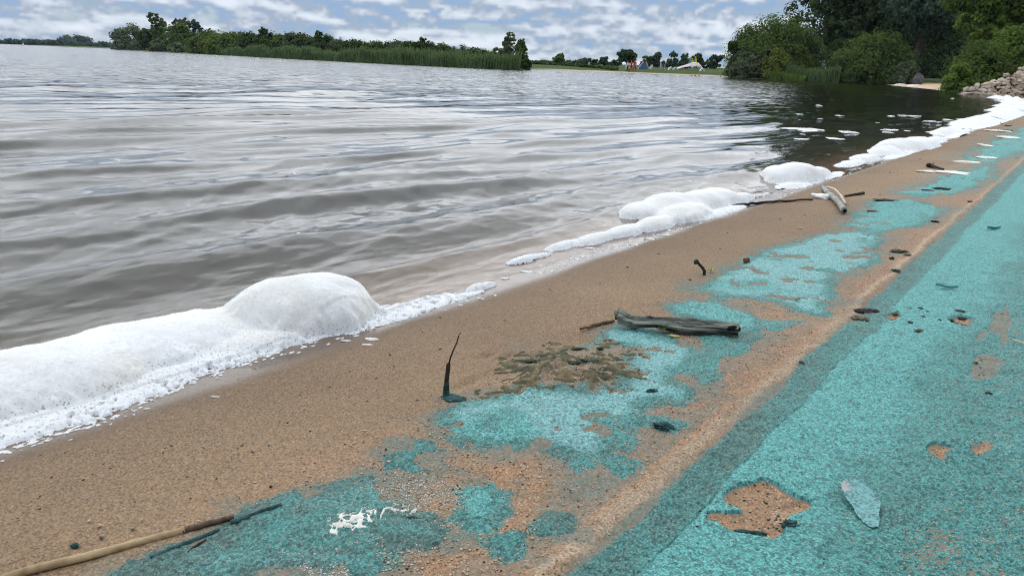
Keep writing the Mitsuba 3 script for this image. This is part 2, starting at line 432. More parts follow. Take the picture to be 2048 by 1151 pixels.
def algae_color(p, n, uv):
    a, b2, g = mikit.voronoi(p.x / .0034, p.y / .0034)
    g1 = cell_rand(p.x / .0017 + 3, p.y / .0017, p.z / .01)
    big = fbm(p.x * 18, p.y * 18, 0, 3)
    t = dr.clip(uv.x + (big - .5) * .28, 0, 1)
    c = mix((.080, .165, .142), (.068, .265, .240), smoothstep(.1, .5, t))
    c = mix(c, (.108, .385, .355), smoothstep(.48, .88, t))
    pale = dr.clip(uv.y, 0, 1)
    c = mix(c, (.205, .415, .405), pale)
    c = c * (.36 + .96 * g + .44 * g1)
    grain = smoothstep(.93, .97, g1) * (1 - .6 * smoothstep(.5, .8, t))
    c = mix(c, (.46, .40, .26), grain * .6)
    gap = 1 - smoothstep(.04, .26, b2 - a)
    pit = smoothstep(.66, .84, noise(p.x / .0036 + 11, p.y / .0036))
    return mix(c, (.016, .060, .060), dr.clip(gap * .50 + pit * .45, 0, 1) * (1 - .72 * pale)) * .80


plain('dried_algae', None, .62, .35, algae_color)
mbeach, ex = from_grid(np.ones(len(gx), bool), gz, np.stack([gs, stain], -1))
single('beach', mbeach, 'beach_sand', True, 'coarse brown sand beach sloping down to the lake', 'beach', kind='structure', uv=ex)

# ------------------------------------------------------------------ the land beyond: meadow, cove, far shore, island ground
tf = np.radians(np.concatenate([np.arange(-180, -45, 3.0), np.arange(-45, 50, .5), np.arange(50, 181, 3.0)]))
rf = np.concatenate([np.geomspace(36.4, 300, 230), np.geomspace(310, 2000, 60)])
RF, TF = np.meshgrid(rf, tf, indexing='ij')
FX, FY = RF * np.sin(TF), RF * np.cos(TF)
FS = shore_dist(FX, FY)
FZ = base_height(FX, FY, FS) + np.where(FS > 0, (N3(FX, FY, .15, 71, 3) - .5) * .35 * sst(3, 12, FS), 0)
n_, m_ = FX.shape
i_, j_ = np.meshgrid(np.arange(n_ - 1), np.arange(m_ - 1), indexing='ij')
q_ = np.stack([i_ * m_ + j_, i_ * m_ + j_ + 1, (i_ + 1) * m_ + j_ + 1, (i_ + 1) * m_ + j_], -1).reshape(-1, 4)
q_ = q_[(FS.ravel()[q_] > -4).any(1)]
u_, inv_ = np.unique(q_, return_inverse=True)


def land_color(p, n, uv):
    a = fbm(p.x * .25, p.y * .25, 0, 3)
    c = mix((.040, .064, .018), (.070, .092, .028), noise(p.x * 1.7, p.y * 1.7) * .6 + a * .4)
    far = smoothstep(108, 118, p.y)
    sandy = (1 - smoothstep(4.5, 8.5, uv.x + (a - .5) * 4 + far * 5.5)) * smoothstep(0, 8, p.x)
    c = mix(c, mix((.42, .27, .165), (.48, .32, .21), noise(p.x * 3, p.y * 3)), sandy)
    wash = 1 - smoothstep(1.2, 2.6, uv.x + (a - .5) * 1.5)
    return mix(c, (.46, .40, .30), wash * .75 * smoothstep(0, 8, p.x))


plain('land_cover', None, .9, .1, land_color)
single('meadow', (np.stack([FX.ravel()[u_], FY.ravel()[u_], FZ.ravel()[u_]], -1), inv_.reshape(-1, 4)), 'land_cover', True, 'grassy ground and pale sand strips behind the lake shore', 'ground',
       kind='structure', uv=np.stack([FS.ravel()[u_], 0 * u_], -1))

# ------------------------------------------------------------------ the lake: a swell that runs in parallel to the beach
WAVES = []
wr = np.random.default_rng(22)
for lam, amp, spreadang, cnt in ((.70, .0098, 4, 3), (.44, .0042, 9, 3), (1.05, .0080, 8, 2), (1.7, .010, 18, 3), (3.1, .012, 22, 3), (5.5, .016, 25, 2), (.25, .0019, 16, 5), (.14, .0010, 24, 5), (.085, .00036, 40, 5)):
    for _ in range(cnt):
        L = lam * wr.uniform(.8, 1.25)
        a = math.radians(wr.normal(0, spreadang))
        k = 2 * math.pi / L
        d = LN * math.cos(a) + LD * math.sin(a)
        WAVES.append((k * d[0], k * d[1], wr.uniform(0, 6.28), amp * wr.uniform(.7, 1.2) / math.sqrt(cnt) * 1.1, k))


def water_z(x, y, s, step):
    """s: distance from shore (negative in the lake); step: grid spacing, below which waves are left to the material."""
    l, w = lw(x, y)
    z = np.zeros_like(x)
    big = .55 + .9 * N3(x, y, .35, 81, 3)
    calm = 1 - .45 * sst(9, 22, l + .35 * w) * sst(6, -14, w)
    mod = [big * (.35 + 1.3 * N3(l * .45, w * 1.1, .9, 82 + k, 2)) for k in range(3)]
    for i, (kx_, ky_, ph, a, k) in enumerate(WAVES):
        fade = np.clip((2 * math.pi / k / step - 2.8) / 2.2, 0, 1)
        ph2 = kx_ * x + ky_ * y + ph + 1.5 * (mod[i % 3] - .55)
        z += a * fade * (1 if k > 4 else sst(-2, -12, w)) * mod[(i + 1) % 3] * (np.cos(ph2) + .34 * np.cos(2 * ph2) + .12 * np.cos(3 * ph2))
    shallow = sst(.0, -.55, s)
    z = z * calm * (.10 + .90 * shallow)
    front = .022 * np.exp(-((s + .30 + .05 * np.sin(l * 2.1)) / .07) ** 2) * sst(1.15, 1.5, l) * (1 - sst(2.2, 3.6, l)) * np.where(s + .3 > 0, 1, .8)
    chop = np.zeros_like(z)
    k = (s > -1.1) & (s < .05) & (l > -1) & (l < 9)
    if np.any(k):
        lk, wk = l[k], w[k]
        chop[k] = ((N3(lk * 7, wk * 24, 1.0, 141, 2) - .5) * .0075 + (N3(lk * 16, wk * 52, 1.0, 142, 2) - .5) * .0026) * sst(-1.1, -.5, s[k])
    return z + front + chop


tw = np.radians(np.concatenate([np.arange(-180, -46, 4.0), np.arange(-46, -38, .5), np.arange(-38, 36.5, .15), np.arange(36.5, 46, .5), np.arange(46, 181, 4.0)]))
rw = [.3, .6, .9]
while rw[-1] < 900:
    r = rw[-1]
    rw.append(r + max(.0045, min(r * r / (CAM_H * 790) * .72, r * .035)))
rw = np.array(rw + [1200, 2000])
RW, TW = np.meshgrid(rw, tw, indexing='ij')
WX, WY = RW * np.sin(TW), RW * np.cos(TW)
WS = shore_dist(WX, WY)
STEP = np.broadcast_to(np.gradient(rw)[:, None], WX.shape)
print('water grid', WX.shape)
WZ = water_z(WX, WY, WS, STEP)
n_, m_ = WX.shape
i_, j_ = np.meshgrid(np.arange(n_ - 1), np.arange(m_ - 1), indexing='ij')
q_ = np.stack([i_ * m_ + j_, i_ * m_ + j_ + 1, (i_ + 1) * m_ + j_ + 1, (i_ + 1) * m_ + j_], -1).reshape(-1, 4)
q_ = q_[(WS.ravel()[q_] < .12).any(1) & (RW.ravel()[q_[:, 0]] < 2500)]
u_, inv_ = np.unique(q_, return_inverse=True)


def water_color(p, n, uv):
    d = -(p.x * .8144 - p.y * .5803 + 1.31)                  # metres out from the beach
    c = mix((.076, .064, .045), (.044, .043, .035), smoothstep(.15, .8, d))
    c = mix(c, (.022, .022, .015), smoothstep(.8, 3.0, d))
    c = mix(c, (.017, .015, .005), smoothstep(3, 12, d))
    silt = fbm(p.x * 1.3, p.y * 1.3, 0, 3)
    c = c * (.75 + .5 * silt)
    bed = mix((.17, .115, .078), (.23, .16, .11), noise(p.x * 40, p.y * 40))
    return mix(c, bed, (1 - smoothstep(.02, .50, d)) * .85)


def ripple(p, n, uv):
    """Wavelets too small for the mesh, in metres; they die out near the sheltered beach."""
    r = dr.sqrt(p.x * p.x + p.y * p.y)
    u, v = p.x * .8144 - p.y * .5803, p.x * .5803 + p.y * .8144
    a = fbm(u * 3.2 + 3, v * 1.2, 0, 3) * .068 * smoothstep(6, 24, r)
    b = noise(u * 34 + v * 6, v * 13) * .0011 * smoothstep(-.75, -.15, u + 1.31) * (1 - smoothstep(3, 7, r))
    return a + b + (noise(u * 12, v * 4) * .0016 + noise(u * 5.3 + 7, v * 1.9) * .0028) * smoothstep(3.0, 9, r)


scene['lake_water'] = {'type': 'bumpmap', 'arbitrary': {**proc(ripple, 4e-3)}, 'bsdf': {'type': 'plastic', 'diffuse_reflectance': proc(water_color), 'int_ior': 1.333, 'nonlinear': False}}
single('lake', (np.stack([WX.ravel()[u_], WY.ravel()[u_], WZ.ravel()[u_]], -1), inv_.reshape(-1, 4)), 'lake_water', True, 'rippled grey lake reflecting the cloudy sky', 'lake', kind='structure')

# ------------------------------------------------------------------ foam: heaps of blown bubbles along the waterline
def foam_color(p, n, uv):
    g = noise(p.x / .006, p.y / .006, p.z / .006)
    g2 = cell_rand(p.x / .0028, p.y / .0028, p.z / .0028)
    big = fbm(p.x * 9, p.y * 9, p.z * 9, 3)
    c = mix((.70, .69, .645), (.77, .775, .775), dr.clip(.5 + (big - .5) * 2.5, 0, 1))
    thin = 1 - smoothstep(.004, .022, uv.x)
    c = mix(c, (.72, .74, .765), thin * .7)
    c = c * (.93 + .09 * g)
    a, b2, r_ = mikit.voronoi(p.x / .0075 + p.z / .011, p.y / .0075 + p.z / .013)
    rim = 1 - smoothstep(.03, .22, b2 - a)
    c = c * (1 - .10 * r_ * (1 - rim)) * (1 + .05 * rim)
    edge = 1 - smoothstep(.006, .045, uv.x)
    hole = smoothstep(.965 - .05 * edge, .985 - .04 * edge, g2) * (.10 + .90 * edge)
    return mix(c, (.22, .19, .15), hole * .75)


plain('foam_white', None, .75, .25, foam_color)


def foam(name, label, pts, group=None, res=None, edge=.5, hk=.92):
    """pts: (photo column and row of a heap's foot on the ground, half-length along the shore, half-width across, height, turn)."""
    C = []
    for px, py, rl, rw_, h, *rest in pts:
        a, b = (px, py) if abs(py) < 9 else lw(*plane_hit(px, py, 0)[:2])      # given along and across the shore where it lies outside the photograph
        C.append((a, b, rl, rw_, h * hk, rest[0] if rest else 0.0))
    l0, l1 = min(c[0] - c[2] * 1.15 - .02 for c in C), max(c[0] + c[2] * 1.15 + .02 for c in C)
    w0, w1 = min(c[1] - c[3] * 1.3 - .02 - abs(c[5]) * c[2] for c in C), max(c[1] + c[3] * 1.3 + .02 + abs(c[5]) * c[2] for c in C)
    res = res or max(.0026, ((l0 + l1) / 2) ** 1.6 * .0016)
    res_w = res
    L, Wd = np.meshgrid(np.arange(l0, l1, res), np.arange(w0, w1, res_w), indexing='ij')
    x, y = xy(L, Wd)
    sc = 1 / max(.06, min(.5, np.mean([c[3] for c in C]) * 1.2))
    wl = (N3(L, Wd, sc, 201, 3) - .5) * .9 / sc * edge
    ww = (N3(L, Wd, sc * 1.4, 202, 4) - .5) * 1.1 / sc * edge
    rag = (N3(L, Wd, sc * 7, 203, 3) - .5) * .8
    t = np.full(L.shape, -1.0)
    hmax = 0
    for a, b, rl, rw_, h, turn in C:
        bb = b + turn * (L - a)
        q = ((L + wl * min(1, rl * 4) - a) / rl) ** 2 + ((Wd + ww * min(1, rw_ * 8) - bb) / rw_) ** 2
        q = q + rag * min(1, .012 / h + .12) * (.12 + .88 * sst(.55, 1, q))
        e = np.where(q < 1, h * np.power(np.clip(1 - np.power(np.clip(q, 0, None), 1.15), 0, 1), .58), -(q - 1) * h * .8)
        d = e - t
        kk = .25 * h
        hh = np.clip(.5 + .5 * d / kk, 0, 1)
        t = t * (1 - hh) + e * hh + kk * hh * (1 - hh) * (np.minimum(t, e) > 0)
    on = np.clip(t / .012, 0, 1)
    t = t + on * ((N3(L, Wd, 11, 204, 3) - .5) * .008 * np.clip(t / .05, 0, 1) + (N3(L, Wd, 75, 205, 2) - .5) * .0015 + (V1(L, Wd, 230, 206) - .5) * .0022)
    thin_hole = (V1(L, Wd, 120 if res < .004 else .3 / res, 207) * .6 + V1(L, Wd, 55 if res < .004 else .15 / res, 208) * .4)
    t = np.where(t < .010, t - .011 * sst(.50, .72, thin_hole), t)
    s = shore_dist(x, y)
    z0 = np.where(s > 0, base_height(x, y, s) + relief(x, y, s) * (s < 1.2), 0)
    z = np.maximum(z0, -.0) + np.maximum(t, -.006) + np.where(s > 0, 0, .003)
    n, m = L.shape
    i, j = np.meshgrid(np.arange(n - 1), np.arange(m - 1), indexing='ij')
    q = np.stack([i * m + j, i * m + j + 1, (i + 1) * m + j + 1, (i + 1) * m + j], -1).reshape(-1, 4)
    q = q[(t.ravel()[q] > 0).any(1)][:, ::-1]
    u, inv = np.unique(q, return_inverse=True)
    v = np.stack([x.ravel()[u], y.ravel()[u], z.ravel()[u]], -1)
    mesh = trimesh.Trimesh(v, np.vstack([inv.reshape(-1, 4)[:, [0, 1, 2]], inv.reshape(-1, 4)[:, [0, 2, 3]]]), process=False)
    if mesh.face_normals[:, 2].mean() < 0:
        mesh.invert()
    return single(name, mesh, 'foam_white', True, label, 'foam', group, uv=np.stack([t.ravel()[u], 0 * u], -1))


heaps = [(-.20, -1.06, .34, .15, .072), (.08, -1.065, .28, .155, .076), (.36, -1.065, .24, .155, .078), (.58, -1.055, .24, .15, .076), (260, 715, .22, .14, .064), (370, 680, .16, .13, .054), (440, 665, .12, .12, .044), (505, 655, .10, .12, .050),
         (590, 640, .16, .145, .118), (640, 632, .14, .14, .112), (690, 625, .09, .10, .045), (560, 672, .22, .07, .030), (680, 650, .20, .05, .014), (800, 625, .22, .05, .009), (900, 602, .15, .025, .007), (.40, -.905, .45, .06, .014),
         (350, 745, .35, .06, .014), (.0, -.91, .4, .07, .02)]
foam('foam_bank', 'large white foam bank with a rounded mound, nearest at the left of the waterline', heaps, edge=.45, hk=.85)
foam('foam_scrap', 'thin small foam scrap on the waterline, between the two foam banks', [(1048, 520, .085, .022, .012), (1085, 512, .05, .015, .008)])
foam('foam_bubble_cluster', 'small bubbly foam clump at the end of the thin foam fringe', [(955, 578, .045, .022, .016), (975, 572, .03, .02, .012)])
foam('foam_bank', 'long white foam bank narrowing to a low tail, midway along the beach', [(1130, 492, .12, .03, .016), (1190, 480, .15, .04, .022), (1250, 466, .16, .05, .028), (1310, 452, .17, .06, .036), (1370, 432, .22, .10, .050),
     (1290, 428, .16, .10, .055), (1340, 416, .24, .12, .070), (1410, 409, .34, .12, .072), (1470, 402, .22, .06, .035), (1440, 425, .3, .05, .014)])
foam('foam_mound', 'rounded white foam mound alone beside the dark water edge', [(1590, 358, .30, .15, .105), (1555, 352, .18, .10, .07), (1630, 352, .20, .08, .06), (1600, 368, .35, .08, .014), (1660, 352, .3, .05, .012)])
foam('foam_scrap', 'flat foam scraps where the sand bends, before the far foam bank', [(1700, 328, .35, .07, .02), (1730, 318, .3, .10, .035)])
foam('foam_bank', 'low wide white foam bank against dark reflections, farther along the beach', [(1772, 306, .30, .13, .060), (1830, 292, .75, .18, .085), (1803, 297, .40, .20, .10), (1866, 283, .6, .10, .045), (1805, 308, .7, .06, .016)])
foam('foam_scrap', 'small foam heap bridging the two far foam banks', [(1900, 266, .55, .18, .08), (1915, 272, .6, .08, .03), (1930, 262, .5, .06, .02)])
foam('foam_bank', 'farthest chain of lumpy foam heaps curving along the end of the beach', [(1950, 253, 0.70, 0.14, .10), (1966, 247, 0.98, 0.21, .16), (1982, 243, 1.26, 0.19, .14), (1998, 236, 1.26, 0.20, .16), (2012, 229, 1.68, 0.22, .17), (2022, 221, 1.82, 0.26, .20), (2030, 212, 2.10, 0.28, .20), (2028, 204, 2.38, 0.31, .24),
     (2012, 199, 1.96, 0.31, .22), (1996, 196, 1.40, 0.31, .16)], hk=.85)
foam('foam_streak', 'thin white foam line washed up along the cove beach', [(1775, 169.5, 3.2, .8, .16), (1800, 171, 2.2, .6, .12), (1826, 173.5, 2.4, .5, .10)], res=.09)

FLECKS = [(237, 325, 12, 4), (588, 345, 7, 4), (652, 330, 8, 3), (597, 470, 7, 4), (636, 470, 5, 3), (1638, 212, 10, 6), (1610, 260, 64, 12), (1693, 264, 36, 8), (1598, 228, 14, 5), (1678, 232, 15, 5), (1640, 241, 10, 4), (1782, 232, 14, 5),
          (1805, 232, 14, 5), (1825, 233, 26, 7), (1841, 231, 10, 5), (1865, 246, 26, 6), (1895, 242, 16, 6), (1924, 240, 16, 6), (1665, 279, 36, 6), (1605, 281, 24, 5), (1604, 271, 10, 4), (1905, 198, 5, 5), (1755, 246, 8, 4), (1600, 240, 8, 4), (1775, 266, 20, 4), (1790, 262, 40, 6),
          (345, 634, 20, 9), (1096, 348, 8, 4), (1165, 475, 10, 4), (1010, 557, 18, 5), (1052, 543, 22, 5), (742, 678, 26, 7), (692, 682, 20, 4), (380, 740, 18, 3), (300, 800, 14, 3), (430, 795, 18, 3), (250, 812, 20, 4), (200, 838, 18, 4), (735, 690, 20, 4), (1180, 497, 18, 4), (1300, 478, 14, 4), (1330, 470, 22, 3), (1262, 455, 14, 4)]
fr = np.random.default_rng(5)


def lump(w, d, h, seed, sub=2, rough=.35, f=1.7):
    m = trimesh.creation.icosphere(subdivisions=sub)
    v = m.vertices
    k = 1 + rough * (meshkit.fbm(v * f + seed * 3.3, 3, seed) - .5) * 2
    v = v * k[:, None] * [w / 2, d / 2, h / 2]
    return trimesh.Trimesh(v, m.faces, process=False)


def lay(m, x, y, z, turn=0.0):
    c, s = math.cos(turn), math.sin(turn)
    v = np.array(m.vertices) @ np.array([[c, s, 0], [-s, c, 0], [0, 0, 1]])
    return trimesh.Trimesh(v + [x, y, z], m.faces, process=False)


for i, (px, py, w, h) in enumerate(FLECKS):
    p = plane_hit(px, py, 0)
    s = float(shore_dist(p[:1], p[1:2])[0])
    if s > 0:
        p = G(px, py)
    z = float(ground_z(p[:1], p[1:2])[0]) if s > 0 else float(water_z(p[:1], p[1:2], np.array([s]), np.array([.04]))[0])
    D = np.linalg.norm(p - EYE)
    wm = w / F * D
    dep = min(h / F * D * D / CAM_H * .6, wm * 1.1)
    m = lay(lump(wm, dep, max(min(h / F * D * .5, wm * .3), .004), 300 + i, 3, .6), p[0], p[1], z + .001)
    near = 'on wet sand' if s > 0 else 'on the water'
    single('foam_fleck', m, 'foam_white', True, 'small loose fleck of white foam ' + ('left on the wet sand' if s > 0 else 'floating on the lake'), 'foam', 'foam flecks ' + near, uv=np.full((len(m.vertices), 2), .03))

# the last wave's rim: flecks too small to count, strung along the wet edge
lr = np.random.default_rng(17)
bits = []
for k in range(900):
    l = .35 * (9 / .35) ** lr.random()
    line = .055 + .022 * math.sin(l * 5.1) + .012 * math.sin(l * 13) if k % 3 else lr.uniform(.0, .05)
    w = -.90 + line + lr.normal(0, .010)
    x, y = xy(l, w)
    q = float(meshkit.fbm(np.array([[l * 5, k % 2, .5]]), 2, 3)[0])
    if q < .45:
        continue
    sz = lr.uniform(.0009, .0030) * (1 + .25 * l)
    m = trimesh.creation.icosphere(subdivisions=1)
    v = m.vertices * [sz * lr.uniform(1, 3.2), sz, .0011]
    m = trimesh.Trimesh(v, m.faces, process=False)
    bits.append(lay(m, x, y, 0, math.atan2(LD[1], LD[0]) + lr.normal(0, .35)))
m = trimesh.util.concatenate(bits)
cx = np.array([b_.vertices.mean(0)[:2] for b_ in bits])
m.vertices[:, 2] += np.repeat(ground_z(cx[:, 0], cx[:, 1]), [len(b_.vertices) for b_ in bits]) + .0006
single('foam_lace', m, 'foam_white', True, 'thin lace of tiny foam specks left along the wet edge of the sand', 'foam', None, 'stuff', uv=np.full((len(m.vertices), 2), .03))

# ------------------------------------------------------------------ trees, bushes and reeds
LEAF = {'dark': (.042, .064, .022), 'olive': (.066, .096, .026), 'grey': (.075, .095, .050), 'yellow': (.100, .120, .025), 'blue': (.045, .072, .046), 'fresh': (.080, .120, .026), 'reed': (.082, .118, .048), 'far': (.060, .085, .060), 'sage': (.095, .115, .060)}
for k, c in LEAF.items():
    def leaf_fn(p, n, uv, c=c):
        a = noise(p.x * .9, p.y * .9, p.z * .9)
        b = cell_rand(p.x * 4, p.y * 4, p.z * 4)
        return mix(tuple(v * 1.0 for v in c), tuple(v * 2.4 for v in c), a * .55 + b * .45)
    mat('leaf_' + k, {'type': 'principledthin', 'base_color': proc(leaf_fn), 'roughness': .6, 'diff_trans': .7, 'spec_trans': 0.0, 'eta': 1.3}, False)
plain('bark', None, .9, .1, spread((.085, .070, .055), 3, .5))
plain('pale_bark', None, .9, .1, spread((.20, .19, .17), 3, .5))


def leaves(c, nrm, size, r):
    """Leaf clusters, a triangle each."""
    n = len(c)
    t = r.normal(size=(n, 3))
    t -= (t * nrm).sum(1, keepdims=True) * nrm
    t /= np.linalg.norm(t, axis=1, keepdims=True) + 1e-9
    b = np.cross(nrm, t)
    s = size[:, None]
    v = np.stack([c - t * s - b * s * .6, c + t * s * .9 - b * s * .45, c + b * s * .95], 1).reshape(-1, 3)
    return trimesh.Trimesh(v, np.arange(3 * n).reshape(-1, 3), process=False)


def crown_mesh(blobs, n, leaf, r, clump=.27, per=20):
    B = np.array(blobs, float)
    vol = (B[:, 3] * B[:, 4] * B[:, 5]) ** .7
    nc = int(np.clip(n / per, 24, 900))
    which = r.choice(len(B), nc, p=vol / vol.sum())
    d = r.normal(size=(nc, 3))
    d /= np.linalg.norm(d, axis=1, keepdims=True)
    rad = .35 + .60 * r.random(nc) ** .5
    cc = B[which, :3] + d * rad[:, None] * B[which, 3:]
    mean = np.maximum(B[which, 3:].mean(1), .45 * B[:, 3:].mean(1).max())
    rc = clump * mean * r.uniform(.6, 1.35, nc) * (60 / nc) ** .12
    k = r.choice(nc, n, p=rc ** 2 / (rc ** 2).sum())
    e = r.normal(size=(n, 3))
    e /= np.linalg.norm(e, axis=1, keepdims=True)
    pos = cc[k] + e * (rc[k] * (.30 + .80 * r.random(n) ** .6))[:, None] * [1, 1, .8]
    nr = e * .9 + d[k] * .5 + r.normal(size=(n, 3)) * .40 + [0, 0, .5]
    nr /= np.linalg.norm(nr, axis=1, keepdims=True)
    return leaves(pos, nr, leaf * r.uniform(.6, 1.35, n), r)


def tube(P, R, sides=7):
    P = np.asarray(P, float)
    t = np.gradient(P, axis=0)
    t /= np.linalg.norm(t, axis=1, keepdims=True) + 1e-9
    a = np.cross(t, [.31, .17, .94])
    bad = np.linalg.norm(a, axis=1) < .2
    a[bad] = np.cross(t[bad], [1, 0, 0])
    a /= np.linalg.norm(a, axis=1, keepdims=True)
    b = np.cross(t, a)
    g = np.arange(sides) * 2 * math.pi / sides
    v = P[:, None] + np.asarray(R, float)[:, None, None] * (np.cos(g)[None, :, None] * a[:, None] + np.sin(g)[None, :, None] * b[:, None])
    n = len(P)
    i, j = np.meshgrid(np.arange(n - 1), np.arange(sides), indexing='ij')
    q = np.stack([i * sides + j, i * sides + (j + 1) % sides, (i + 1) * sides + (j + 1) % sides, (i + 1) * sides + j], -1).reshape(-1, 4)
    f = np.vstack([q[:, [0, 1, 2]], q[:, [0, 2, 3]]])
    v = np.vstack([v.reshape(-1, 3), P[:1], P[-1:]])
    c0, c1 = n * sides, n * sides + 1
    k = np.arange(sides)
    f = np.vstack([f, np.stack([k * 0 + c0, (k + 1) % sides, k], -1), np.stack([k * 0 + c1, (n - 1) * sides + k, (n - 1) * sides + (k + 1) % sides], -1)])
    m = trimesh.Trimesh(v, f, process=False)
    return m


def trunk_mesh(base, top, r0, targets, r, lean=(0, 0)):
    base, top = np.array(base, float), np.array(top, float)
    k = np.linspace(0, 1, 7)[:, None]
    P = base + (top - base) * k + np.sin(k * math.pi) * np.array([lean[0], lean[1], 0]) + r.normal(size=(7, 3)) * r0 * .25 * (k > 0)
    ms = [tube(P, r0 * np.linspace(1.15, .35, 7) * np.where(np.arange(7) == 0, 1.25, 1))]
    for q in targets:
        s = P[r.integers(2, 6)]
        mid = (s + q) / 2 + [0, 0, -.06 * np.linalg.norm(q - s)] + r.normal(size=3) * .15
        ms.append(tube([s, mid, q], [r0 * .38, r0 * .25, r0 * .08], 5))
    return trimesh.util.concatenate(ms)


def tree(name, label, cat, xyc, width, height, tone, group=None, shape='round', seed=0, density=1.0, base=.12, trunk_r=None, bark='bark', leafk=1.0, lean=(0, 0), extra=()):
    r = np.random.default_rng(1000 + seed)
    x, y = xyc
    D = math.hypot(x, y)
    z = float(ground_z(np.array([x]), np.array([y]), False)[0])
    z = max(z, .0)
    blobs, hw = [], width / 2
    zb = z + height * base
    hh = (height - height * base)
    if shape == 'round':
        blobs.append((x, y, zb + hh * .52, hw * .80, hw * .75, hh * .46))
        for k in range(9):
            a, e = r.uniform(0, 6.28), r.uniform(-.55, .9)
            blobs.append((x + math.cos(a) * hw * .55 * math.sqrt(1 - e * e * .7), y + math.sin(a) * hw * .5 * math.sqrt(1 - e * e * .7), zb + hh * (.5 + e * .34), hw * r.uniform(.25, .42), hw * r.uniform(.25, .42), hh * r.uniform(.13, .22)))
    elif shape == 'dome':
        blobs.append((x, y, zb + hh * .22, hw * .92, hw * .85, hh * .72))
        for k in range(12):
            a, e = r.uniform(0, 6.28), r.uniform(.05, .95)
            ww = math.sqrt(max(.05, 1 - e * e))
            blobs.append((x + math.cos(a) * hw * .74 * ww, y + math.sin(a) * hw * .7 * ww, zb + hh * e * .80, hw * r.uniform(.20, .34), hw * r.uniform(.2, .34), hh * r.uniform(.13, .22)))
    elif shape == 'bushy':
        for k in range(12):
            a = r.uniform(-.85, .85)
            e = r.uniform(.72, .90) * (1 - .22 * a * a)
            blobs.append((x + a * hw, y + r.uniform(-.6, .6) * hw, zb + hh * e * .55, hw * r.uniform(.24, .40), hw * r.uniform(.24, .40), hh * e * .62))
    elif shape == 'tall':
        for k in range(7):
            e = (k + .5) / 7
            ww = (.45 + .65 * math.sin(math.pi * (.18 + .72 * e)))
            blobs.append((x + r.normal() * hw * .18, y + r.normal() * hw * .18, zb + hh * e, hw * ww * .62, hw * ww * .62, hh * .17))
    elif shape == 'open':
        for k in range(11):
            a, e = r.uniform(0, 6.28), r.uniform(.15, .95)
            blobs.append((x + math.cos(a) * hw * .6 * r.uniform(.3, 1), y + math.sin(a) * hw * .6 * r.uniform(.3, 1), zb + hh * e, hw * r.uniform(.2, .34), hw * r.uniform(.2, .34), hh * r.uniform(.10, .17)))
    blobs += [(x + a * width, y + b * width, z + c * height, d * width, d * width, e * height) for a, b, c, d, e in extra]
    pw, ph = width * 788 / D, hh * 788 / D
    n = int(np.clip(pw * ph * 6.5 * density, 900, 46000))
    leaf = max(1.15 * D / 788, .05) * leafk
    key = thing(name, label, cat, group)
    B = np.array(blobs)
    tg = [B[k, :3] for k in r.choice(len(B), min(5, len(B)), replace=False)]
    part(key, 'trunk', trunk_mesh((x - lean[0], y - lean[1], z - .2), (x, y, z + height * .72), trunk_r or max(.05, height * .022), tg, r, (lean[0] * .2, 0)), bark, True)
    part(key, 'crown', crown_mesh(blobs, n, leaf, r), 'leaf_' + tone)
    return key


def tree_px(name, label, cat, px, top, w, D, tone, group=None, **kw):
    """px: photograph column; top: the row its crown reaches there; w: its width in columns."""
    p = col(px, D)
    d = math.hypot(*p)
    z = max(float(ground_z(np.array([p[0]]), np.array([p[1]]), False)[0]), 0)
    h = (HZ(px) - top) / F * D + CAM_H - z
    if h < .4:
        print('low', label, px, h, z)
        h = .4
    kw.setdefault('seed', int(px * 7 + D))
    h *= {'dome': 1.07, 'bushy': 1.05, 'round': 1.03}.get(kw.get('shape', 'round'), 1)
    w *= 1.1
    return tree(name, label, cat, p, w / F * d, h, tone, group, **kw)


ORD = ('first', 'second', 'third', 'fourth', 'fifth', 'sixth', 'seventh', 'eighth')
SIDE = {'olive': 'olive', 'dark': 'dark green', 'grey': 'greyish', 'fresh': 'fresh green', 'yellow': 'yellowish', 'blue': 'bluish green', 'far': 'hazy'}


def beside(px, all_px, marks):
    """Names one of many by the nearest tree that stands out: (mark column, its name)."""
    m = min(marks, key=lambda q: abs(q[0] - px))
    same = [q for q in sorted(all_px, key=lambda q: abs(q - m[0])) if (q < m[0]) == (px < m[0]) and min(marks, key=lambda k: abs(k[0] - q)) == m]
    return f"{ORD[same.index(px)]} {'left' if px < m[0] else 'right'} of the {m[1]}"


ig = 'low trees and shrubs along the reedy island'
tree_px('willow_tree', 'pale grey-green willow at the left tip of the island', 'tree', 262, 53, 62, 285, 'sage', shape='dome', base=.02)
tree_px('broadleaf_tree', 'tallest thin-topped tree on the left end of the island', 'tree', 320, 37, 40, 270, 'olive', shape='tall', base=.1, density=.8)
tree_px('broadleaf_tree', 'dark tree between the island willow and the tallest island tree', 'tree', 297, 62, 40, 272, 'dark', shape='round', base=.0)
tree_px('broadleaf_tree', 'round dense olive tree, biggest crown on the island', 'tree', 365, 50, 62, 245, 'olive', shape='dome', base=.0)
tree_px('broadleaf_tree', 'sparse open-crowned tree above the biggest island crown', 'tree', 368, 39, 44, 262, 'grey', shape='open', base=.25, density=.7)
tree_px('broadleaf_tree', 'brownish loose-crowned tree right of the biggest island crown', 'tree', 398, 48, 36, 248, 'blue', shape='open', base=.1, density=.9)
tree_px('willow_bush', 'low rounded grey-green bush at the island waterline below the tallest tree', 'bush', 320, 80, 36, 246, 'sage', shape='dome', base=0, density=1.2)
tree_px('willow_bush', 'low rounded bluish bush at the island waterline below the biggest crown', 'bush', 358, 86, 34, 230, 'sage', shape='dome', base=0, density=1.2)
